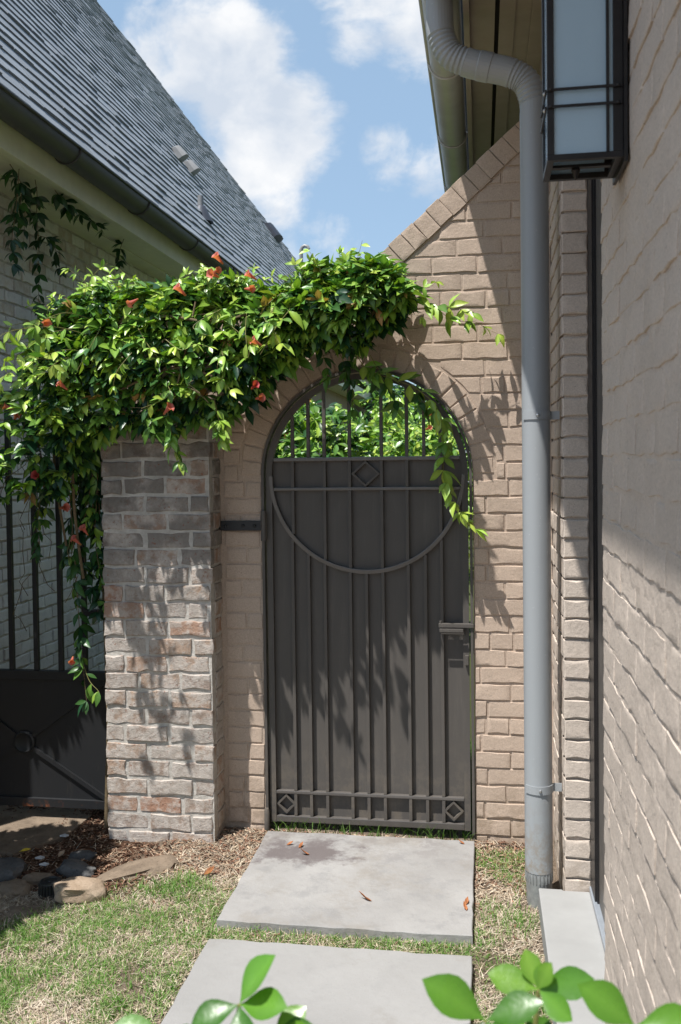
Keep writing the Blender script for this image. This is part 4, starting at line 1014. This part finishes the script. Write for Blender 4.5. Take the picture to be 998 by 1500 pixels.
# vine creeping under the eave of the left house
hv = empty('eave_vine', (-2.6, 5.3, 2.4), 'dark vine strands hanging under the cream eave at far left', 'vine')
HV = Leaves(VINE_T)
for pts in ([(-2.50, 4.75, 3.33), (-2.52, 4.85, 3.22), (-2.54, 4.8, 3.05), (-2.55, 4.85, 2.95)], [(-2.46, 4.9, 3.33), (-2.50, 5.0, 3.28), (-2.58, 5.15, 3.2), (-2.62, 5.25, 3.08), (-2.63, 5.26, 2.85), (-2.64, 5.26, 2.62), (-2.65, 5.26, 2.5)], [(-2.44, 5.1, 3.33), (-2.47, 5.3, 3.31), (-2.5, 5.55, 3.32), (-2.48, 5.8, 3.31), (-2.5, 5.95, 3.28)],
            [(-2.6, 5.2, 3.1), (-2.62, 5.4, 3.12), (-2.66, 5.55, 3.1), (-2.68, 5.65, 3.0)], [(-2.5, 6.3, 3.33), (-2.58, 6.42, 3.28), (-2.62, 6.5, 3.22)], [(-2.45, 4.7, 3.33), (-2.48, 4.72, 3.15), (-2.5, 4.7, 2.95), (-2.5, 4.72, 2.8)],
            [(-2.46, 4.62, 3.33), (-2.5, 4.8, 3.3), (-2.55, 4.95, 3.25), (-2.58, 5.0, 3.12), (-2.6, 5.02, 3.0)], [(-2.63, 5.26, 2.72), (-2.66, 5.4, 2.66), (-2.68, 5.6, 2.6)]):
    sprig(pts, .055, .085, 0, .0025, 2, .7, 'vine_stem', hv, HV, 0., False)
HV.split('foliage', hv, 'leaf', 300)

# ================================================================== planting seen through the gate
def shrub(name, label, cat, boxes, n, L, cs, flowers=0, nleaf=300, group=None, mat='leaf', stems=5):
    cx = sum((b_[0]+b_[1])/2 for b_ in boxes)/len(boxes); cy = sum((b_[2]+b_[3])/2 for b_ in boxes)/len(boxes)
    root = empty(name, (cx, cy, 0), label, cat, group); LV = Leaves(VINE_T)
    for k in range(n):
        x0, x1, y0, y1, z0, z1 = random.choice(boxes); u = rnd3(1)
        while u.length > 1: u = rnd3(1)
        u = u.normalized()*u.length**.45; f_ = 1 + .25*nz(u.x*2+x0, u.y*2, u.z*2+y0)
        p = Vector(((x0+x1)/2+u.x*(x1-x0)/2*f_, (y0+y1)/2+u.y*(y1-y0)/2*f_, (z0+z1)/2+u.z*(z1-z0)/2*f_))
        if p.z < .05: continue
        LV.cluster(p, u*.6 + rnd3(.7) + Vector((0, 0, -.2)), Vector((0, -.4, .8))+rnd3(.4), L*random.uniform(.75, 1.2), random.choice(cs))
    for k in range(stems):
        x0, x1, y0, y1, z0, z1 = boxes[k % len(boxes)]; bx, by = (x0+x1)/2+random.uniform(-.1, .1), (y0+y1)/2+random.uniform(-.1, .1)
        MB().tube([(bx, by, -.05), (bx+random.uniform(-.1, .1), by, z1*.3), (bx+random.uniform(-.3, .3)*(x1-x0), by+random.uniform(-.2, .2), z1*.7)], [.022, .016, .008], 7).build('stem', 'bark', root, smooth=True)
    LV.split('foliage', root, mat, nleaf)
    for k in range(flowers):
        x0, x1, y0, y1, z0, z1 = random.choice(boxes); a = random.uniform(-1.2, 1.2)
        flower(((x0+x1)/2+math.sin(a)*(x1-x0)/2*.9, (y0+y1)/2-math.cos(a)*(y1-y0)/2*.95, z0+(z1-z0)*random.uniform(.5, .92)), (math.sin(a), -1, random.uniform(0, .6)), root, random.uniform(.9, 1.25))
    return root
shrub('trumpet_shrub', 'leafy shrub with coral flowers just inside the gate, left half of the arch', 'shrub', [(-1.65, -.85, 6.0, 7.0, .1, 2.30), (-1.4, -.7, 5.8, 6.6, .1, 2.12), (-1.75, -1.1, 6.3, 7.4, .1, 2.42)], 2600, .085, (2, 2, 3, 3, 1), 12)
shrub('trumpet_shrub', 'paler flowering shrub farther back, seen low behind the right gate bars', 'shrub', [(-1.5, -.3, 7.6, 8.8, .05, 2.30), (-1.0, 0, 8.0, 9.4, .05, 2.20)], 2000, .085, (2, 3, 3, 4), 9)
def tree(label, x, y, h, crown, n, cs, L=.13):
    root = empty('garden_tree', (x, y, 0), label, 'tree'); LV = Leaves(VINE_T)
    MB().tube([(x, y, -.1), (x+.04, y, h*.25), (x-.03, y+.05, h*.5), (x, y, h*.8)], [.10, .08, .06, .02], 9).build('trunk', 'bark', root, smooth=True)
    for k in range(7):
        a = random.uniform(0, 6.28); z0_ = h*random.uniform(.3, .6)
        MB().tube([(x, y, z0_), (x+math.cos(a)*crown*.4, y+math.sin(a)*crown*.4, z0_+h*.12), (x+math.cos(a)*crown*.75, y+math.sin(a)*crown*.75, z0_+h*.22)], [.035, .022, .008], 6).build('limb', 'bark', root, smooth=True)
    cl = [(Vector((random.gauss(0, .45)*crown, random.gauss(0, .45)*crown, h*random.uniform(.35, .95))), random.uniform(.25, .5)*crown) for _ in range(22)]
    for k in range(n):
        c, r_ = random.choice(cl); u = rnd3(1).normalized()*r_*random.random()**.4
        p = Vector((x, y, 0))+c+u
        LV.cluster(p, u.normalized()*.6+rnd3(.6), Vector((0, -.3, .9))+rnd3(.4), L*random.uniform(.7, 1.2), random.choice(cs), 3)
    LV.split('crown', root, 'leaf', 0); return root
tree('small green tree behind the right side of the arch, beyond the flowering shrubs', -.55, 13.0, 3.3, 1.0, 1500, (1, 2, 2, 3))
tree('deep green tree standing farther back behind the garden wall', .9, 15.5, 3.7, 1.3, 1500, (0, 1, 1, 2), .15)
tree('mid green tree at the end of the garden near the far roof end', -1.9, 21.0, 3.6, 1.3, 1300, (0, 1, 2, 2), .15)
# white building glimpsed through the foliage
fb = empty('far_building', (0, 38, 0), 'pale building with dark windows glimpsed through the gate bars at right', 'building')
MB().box(-2.3, 3.0, 38.0, 42, -.1, 2.6).build('wall', 'far_white', fb)
for i, x in enumerate((-2.1, -1.45, -.8, -.15, .5, 1.15)): 
    for z_ in (1.55, 2.1): MB().box(x, x+.42, 37.985, 37.999, z_, z_+.32).build('window', 'far_glass', fb)
MB().prism([(-2.35, 2.605), (3.2, 2.605), (.45, 3.5)], 37.8, 42.2).build('roof', 'roof_deck', fb)

# added shrub, just outside the view: put in to shade the corner of the bed
shrub('shade_shrub', 'added evergreen shrub out of view by the left house, shading the bed', 'shrub', [(-2.72, -2.05, 2.80, 3.3, .2, 2.0), (-2.7, -2.12, 2.95, 3.55, .2, 2.2)], 1300, .09, (0, 1, 1), 0, 0)

# ================================================================== foreground shrub
fg = empty('glossy_shrub', (-.05, .95, 0), 'out-of-focus glossy green shrub tips along the bottom edge', 'shrub')
FGG = [(.03, .09, .015), (.055, .16, .018), (.10, .24, .025), (.17, .33, .045)]
FL = Leaves(OBO_T, FGG)
def tip(x, y, z, leaves_, base=None):
    bx = base[0] if base else x+random.uniform(-.05, .05)
    P = catmull([(bx, y+.02, -.02), (bx*.9+x*.1, y+.015, z*.5), (x-.01, y+.005, z-.12), (x, y, z)], 6)
    MB().tube(P, [.006-.004*i/len(P) for i in range(len(P))], 7).build('stem', 'green_stem', fg, smooth=True)
    for d, up, L, c in leaves_: FL.leaf((x, y, z), d, up, L*.92, c, random.uniform(.88, 1.02))
    for k in range(12):
        f_ = random.uniform(.45, .80); p = P[int(f_*(len(P)-1))]; a = random.uniform(0, 6.28)
        FL.leaf(p, (math.cos(a), math.sin(a), random.uniform(-.1, .6)), (0, -.2, 1), random.uniform(.05, .07), random.choice((0, 1, 1, 2)))
UPF = (-.15, -.75, .65)
tip(-.262, .95, 1.150, [((.45, 0, .9), (-.7, -.6, .4), .070, 2), ((.75, -.3, .25), (-.2, -.5, .8), .066, 2), ((-.6, -.3, -.1), (0, -.5, .8), .06, 1), ((.2, -.6, -.3), UPF, .06, 1)])
tip(-.335, .93, 1.120, [((-.9, -.2, .12), (0, -.6, .8), .075, 2), ((.5, -.3, .2), UPF, .05, 1)])
tip(-.195, .93, 1.118, [((.8, -.1, .35), (-.2, -.6, .8), .06, 2), ((-.5, -.4, .3), UPF, .055, 1)])
tip(-.128, .93, 1.116, [((.8, -.1, .35), (-.2, -.6, .8), .05, 2), ((-.8, -.3, .2), UPF, .05, 1)])
tip(.000, .92, 1.172, [((-.78, -.15, .62), (.25, -.75, .6), .078, 2), ((.80, -.05, .42), (-.3, -.55, .75), .066, 1), ((-.5, -.4, -.35), UPF, .06, 0), ((.4, -.5, -.2), UPF, .055, 1)])
tip(.058, 1.02, 1.150, [((-.25, .2, .7), (0, -.8, .4), .046, 3), ((.78, -.1, .28), (-.3, -.8, .5), .068, 2), ((.30, -.2, .85), (-.6, -.7, .3), .042, 3), ((-.9, .1, .2), (.2, -.7, .6), .062, 2), ((.5, -.5, -.2), (-.3, -.8, .5), .05, 2), ((.1, .0, 1), (-.3, -.8, .3), .030, 3)])
tip(.146, .93, 1.172, [((-.70, -.1, .62), (.35, -.75, .55), .070, 2), ((.95, -.1, .20), (-.15, -.7, .7), .072, 2), ((.3, -.5, -.2), UPF, .06, 1)])
tip(.085, .90, 1.130, [((.9, -.2, .15), (0, -.7, .7), .07, 2), ((-.7, -.3, .25), UPF, .06, 1), ((.1, -.5, .3), UPF, .05, 2)])
for (x, z_) in ((-.232, 1.098), (-.155, 1.098), (.03, 1.108), (.072, 1.104), (.112, 1.110), (.175, 1.112)):
    lv = []
    for k in range(4):
        a = random.uniform(0, 6.28); lv.append(((math.cos(a), .4*math.sin(a)-.1, random.uniform(.05, .5)), (random.uniform(-.3, .3), -.65, .7), random.uniform(.045, .064), random.choice((1, 2, 2, 3))))
    tip(x, random.uniform(.90, .98), z_, lv)
FL.split('foliage', fg, 'leaf_glossy', 300)

# ================================================================== small things on the ground
def rock(x, y, z, sx, sy, sz, rot, mat, label, seed, group=None):
    bm = bmesh.new(); bmesh.ops.create_icosphere(bm, subdivisions=3, radius=1)
    for v_ in bm.verts:
        d = v_.co.normalized(); k = 1 + .32*nz(d.x*1.6+seed*7, d.y*1.6, d.z*1.6) + .10*nz(d.x*4+seed, d.y*4, d.z*4) + .04*nz(d.x*11+seed, d.y*11, d.z*11)
        q = Vector((d.x*abs(d.x)**-.25 if d.x else 0, d.y*abs(d.y)**-.25 if d.y else 0, d.z*abs(d.z)**-.3 if d.z else 0))*k
        v_.co = Vector((q.x*sx, q.y*sy, q.z*sz))
    me = bpy.data.meshes.new('rock'); bm.to_mesh(me); bm.free(); me.materials.append(MATS[mat])
    for p in me.polygons: p.use_smooth = True
    try: me.set_sharp_from_angle(angle=R(38))
    except Exception: pass
    o = mesh_obj('rock', me, None, (x, y, z)); o.rotation_euler = rot; return tag(o, label, 'rock', group)
rock(-1.625, 3.50, .000, .100, .060, .042, (0, 0, .15), 'rock_tan', 'rounded tan rock lying sunlit in front of the bed, right of the drain cap', 1)
rock(-1.47, 3.73, -.022, .170, .075, .034, (0, -.14, .50), 'rock_brown', 'long sloping slab of rock leaning at the foot of the pier', 2)
rock(-1.735, 3.70, -.02, .085, .055, .035, (0, .1, -.2), 'rock_grey', 'dark blue-grey rock behind the tan rock in the mulch', 3)
rock(-1.77, 3.84, -.02, .055, .035, .028, (0, 0, .3), 'rock_grey', 'small grey stone half sunk in the bark mulch', 4)
rock(-2.06, 3.66, -.02, .11, .07, .05, (0, .1, .2), 'rock_grey', 'large dark rock at the left edge beside the mulch', 5)
rock(-1.925, 3.53, -.03, .075, .055, .032, (0, 0, -.4), 'rock_brown', 'flat brown rock left of the black drain cap', 6)
rock(-1.865, 3.62, -.03, .075, .045, .028, (0, 0, .2), 'rock_brown', 'dull rock behind the black drain cap', 7)
rock(-1.80, 3.37, -.045, .085, .045, .022, (0, 0, .2), 'rock_brown', 'low flat stone in front of the drain cap at the lawn edge', 8)
# flagstone under the side gate
fsx = [(-2.42, 3.86), (-2.08, 3.80), (-1.93, 4.02), (-1.90, 4.5), (-2.5, 4.5)]
o = MB().prism_z(fsx, -.08, .0).build('flagstone', 'rock_brown', bevel=.006); tag(o, 'shaded stone step lying under the black side gate', 'paving slab')
# drain cap: domed, slotted
dc = empty('drain_cap', (-1.765, 3.52, -.04), 'round black slotted plastic drain cap among the rocks', 'drain cap')
MB().lathe([(.048, -.02), (.047, .0), (.046, .008)], (-1.765, 3.52, -.04), 'z', 28).build('base', 'black_plastic', dc, smooth=True)
for k in range(22):
    a = 2*math.pi*k/22; ca, sa = math.cos(a), math.sin(a)
    MB().tube([(-1.765+.046*ca, 3.52+.046*sa, -.033), (-1.765+.043*ca, 3.52+.043*sa, .012), (-1.765+.037*ca, 3.52+.037*sa, .022)], .0032, 5).build('rib', 'black_plastic', dc)
MB().lathe([(.036, -.075), (.036, -.01)], (-1.765, 3.52, .02), 'z', 24).build('inner_wall', 'black_plastic', dc, smooth=True)
MB().lathe([(.042, .0), (.041, .006), (.030, .009), (.028, .004), (.012, .004), (.010, .008), (.001, .009)], (-1.765, 3.52, .018), 'z', 24).build('lid', 'black_plastic', dc, smooth=True)
# fallen leaves
def dead_leaf(x, y, z, L, rz, label, mat='dead_leaf', curl=.5, cat='leaf'):
    tv, tf = leaf_template([.28, .42, .40, .2], .5, -curl, .8); vs = (tv*L)
    me = bpy.data.meshes.new('fallen_leaf'); me.from_pydata(vs.tolist(), [], tf); me.materials.append(MATS[mat])
    sm = me; o = mesh_obj('fallen_leaf', me, None, (x, y, z)); o.rotation_euler = (random.uniform(-.3, .3), 0, rz)
    md = o.modifiers.new('thick', 'SOLIDIFY'); md.thickness = .0012; return tag(o, label, cat)
dead_leaf(-.43, 3.485, .037, .055, 2.9, 'lone curled brown leaf near the middle front of the stained slab')
dead_leaf(-.072, 3.50, .037, .035, 1.2, 'small rust leaf at the right edge of the stained slab, upper of two')
dead_leaf(-.066, 3.455, .037, .038, 1.9, 'small rust leaf at the right edge of the stained slab, lower of two')
dead_leaf(-.865, 3.955, .037, .03, .3, 'small orange leaf on the slab stain nearest the gate hinge')
dead_leaf(-.806, 3.93, .037, .034, 1.0, 'middle orange leaf of three on the dark slab stain')
dead_leaf(-.745, 3.868, .037, .045, 3.2, 'curled pale brown leaf at the right of the dark slab stain', curl=.8)
dead_leaf(-.955, 3.74, .012, .04, .9, 'brown leaf lying at the left edge of the stained slab')
dead_leaf(-1.16, 3.68, .01, .05, .8, 'reddish leaf on dry grass right of the long sloping rock')
dead_leaf(-.085, 4.06, .037, .03, 2.6, 'tiny faded leaf in the far right corner of the stained slab')
dead_leaf(-2.06, 3.82, .0, .05, .5, 'bright yellow leaf in the mulch at the left edge', 'litter_yellow', .1)
dead_leaf(-1.86, 3.79, .0, .05, 1.4, 'pale tan leaf standing in the dark mulch', 'rock_tan', .2)
for i, (x, y, l_) in enumerate(((-1.93, 3.76, 'pale bluish scrap in the mulch behind the drain cap'), (-1.88, 3.70, 'whitish scrap in the mulch just behind the rocks'), (-1.93, 4.0, 'white fleck on the shaded stone step'))):
    o = MB().prism_z([(x-.02, y-.008), (x+.012, y-.012), (x+.02, y+.004), (x-.004, y+.012)], .004, .010).build('paper_scrap', 'litter_pale'); tag(o, l_, 'litter')

# ---- bark mulch, thatch and grass
def in_slab(x, y): return -.99 < x < -.04 and (3.27 < y < 4.11 or y < 3.145)
def blades(name, n, xr, yr, keep, length, width, lean, cols, mat, kind='stuff', label=None, cat=None, lift=0.):
    vs = []; fs = []; cs = []; k = 0; tries = 0
    while k < n and tries < n*12:
        tries += 1
        x, y = random.uniform(*xr), random.uniform(*yr)
        pr = keep(x, y)
        if random.random() > pr: continue
        z = gz(x, y) + lift*random.random(); L = random.uniform(*length); a = random.uniform(0, 6.28); le = random.uniform(*lean)
        d = Vector((math.cos(a)*math.sin(le), math.sin(a)*math.sin(le), math.cos(le))); sd = Vector((-math.sin(a), math.cos(a), 0))*random.uniform(*width)/2
        if random.random() < .5: sd = Vector((math.cos(a+1), math.sin(a+1), .3)).normalized()*sd.length
        p = Vector((x, y, z)); mid = p+d*L*.55; tipp = p+d*L+Vector((math.cos(a), math.sin(a), -.5))*L*.22
        if tipp.z < z: tipp.z = z+.003
        q = len(vs); vs += [tuple(p-sd), tuple(p+sd), tuple(mid+sd*.8), tuple(mid-sd*.8), tuple(tipp)]; fs += [(q, q+1, q+2, q+3), (q+3, q+2, q+4)]
        c = random.choice(cols); j = random.uniform(.75, 1.25); cs += [(c[0]*j, c[1]*j, c[2]*j, 1)]*5; k += 1
    me = bpy.data.meshes.new(name); me.from_pydata(vs, [], fs); vcol(me, cs); me.materials.append(MATS[mat])
    o = mesh_obj(name, me); return tag(o, label, cat, None, kind)
def lawn(x, y):
    if in_slab(x, y) or (x > .19 and y < 3.7): return 0
    if y > 4.02 and x < -1.0: return 0
    g = .5 + .8*nz(x*2.6, y*2.6, 3.) + .5*nz(x*8, y*8, 7)
    if x < -1.0:
        edge = 3.62 - .9*max(0, -1.45-x)                     # bed edge to the upper left
        f_ = smoothstep(edge+.12, edge-.25, y); 
        g2 = max(0, min(1, (g+.1)*1.3)); return g2*g2*f_*(.35+.65*smoothstep(-.98, -1.3, x)) + (.25*f_ if x > -1.06 else 0)
    if x > -.05: return max(0, g-.35)*.8
    return max(.25, g) if 3.14 <= y <= 3.28 else 0
def thatch(x, y):
    if in_slab(x, y) or (x > .2 and y < 3.62): return 0
    if y > 4.17: return 0
    if x < -1.42 and y > 3.55: return .03
    return max(.04, .42 + .75*nz(x*3.3, y*3.3, 11) + .3*nz(x*9, y*9, 2))*(.55 if y > 3.75 else 1)
G1 = [(.13, .27, .055), (.17, .32, .07), (.09, .20, .04), (.25, .36, .12)]
S1 = [(.52, .44, .33), (.43, .35, .255), (.60, .53, .42), (.33, .25, .18), (.47, .385, .30)]
blades('dry_thatch', 30000, (-2.35, .22), (2.35, 4.17), thatch, (.015, .05), (.0016, .0034), (1.0, 1.55), S1, 'straw', label='dry straw coloured thatch between the lawn blades', cat='dead grass', lift=.006)
blades('lawn_grass', 36000, (-2.35, .2), (2.35, 4.1), lawn, (.014, .042), (.0018, .0036), (.25, 1.25), G1 + G1 + S1[:2], 'grass_blade', label='thin patchy green grass left of and around the slabs', cat='grass', lift=.002)
blades('grass_tuft', 420, (-1.40, -1.04), (3.40, 3.72), lambda x, y: smoothstep(.17, .0, math.hypot(x+1.22, y-3.57))*(.3+max(0, nz(x*25, y*25))), (.03, .065), (.002, .0035), (.1, .8), G1, 'grass_blade', label='longer green grass tuft left of the stained slab', cat='grass')
blades('gate_grass', 9000, (-2.6, .3), (4.12, 5.6), lambda x, y: 0 if (4.5 < y < 5.68 and x < -.27) else (1 if y > 4.45 else (.22 if -1.0 < x < -.05 and y > 4.15 else 0)), (.03, .09), (.003, .006), (.1, .9), [(.06, .12, .025), (.09, .17, .035), (.12, .2, .05)], 'grass_blade', label='green grass growing under and behind the garden gate', cat='grass')
blades('spout_grass', 380, (-.03, .2), (3.25, 3.7), lambda x, y: smoothstep(.2, .0, math.hypot(x-.10, y-3.5))*(.3+max(0, nz(x*25, y*25))), (.025, .055), (.002, .0035), (.1, .8), G1, 'grass_blade', label='green grass tuft growing beside the foot of the downspout', cat='grass')
def chips(name, n, xr, yr, keep, cols, label):
    b = MB(); cs = []; k = 0
    while k < n:
        x, y = random.uniform(*xr), random.uniform(*yr)
        if random.random() > keep(x, y): continue
        l, w, h = random.uniform(.008, .032), random.uniform(.003, .009), random.uniform(.001, .003)
        M = Matrix.Translation((x, y, gz(x, y)+random.uniform(.0, .010))) @ Euler((random.gauss(0, .35), random.gauss(0, .35), random.uniform(0, 6.28))).to_matrix().to_4x4()
        q = [M @ Vector(v_) for v_ in ((-l/2, -w/2, 0), (l/2, -w/2*.6, 0), (l/2, w/2, 0), (-l/2, w/2*.7, 0), (-l/2, -w/2, h), (l/2, -w/2*.6, h), (l/2, w/2, h), (-l/2, w/2*.7, h))]
        b.add(q, [(4, 5, 6, 7), (0, 1, 5, 4), (1, 2, 6, 5), (2, 3, 7, 6), (3, 0, 4, 7)]); c = random.choice(cols); j = random.uniform(.7, 1.3); cs += [(c[0]*j, c[1]*j, c[2]*j, 1)]*8; k += 1
    me = b.mesh(name, 'bark_chip', fix=False); vcol(me, cs); o = mesh_obj(name, me); tag(o, label, 'mulch', None, 'stuff')
chips('bark_mulch', 7500, (-2.5, -1.3), (3.45, 4.9), lambda x, y: smoothstep(-1.32, -1.5, x)*smoothstep(3.42, 3.62, y) if not (PX0 < x < PX1 and y > 4.0) else 0, [(.14, .075, .048), (.10, .052, .034), (.20, .12, .08), (.075, .042, .028), (.30, .21, .145)], 'brown bark mulch in the shaded bed below the side gate')
chips('leaf_litter', 2600, (-1.45, .2), (3.2, 4.18), lambda x, y: 0 if in_slab(x, y) or (x > .15 and y < 3.62) else (.9 if y > 3.70 else .12), [(.24, .13, .085), (.30, .20, .14), (.17, .10, .07), (.40, .31, .22), (.34, .25, .17)], 'reddish leaf litter scattered at the foot of the wall')
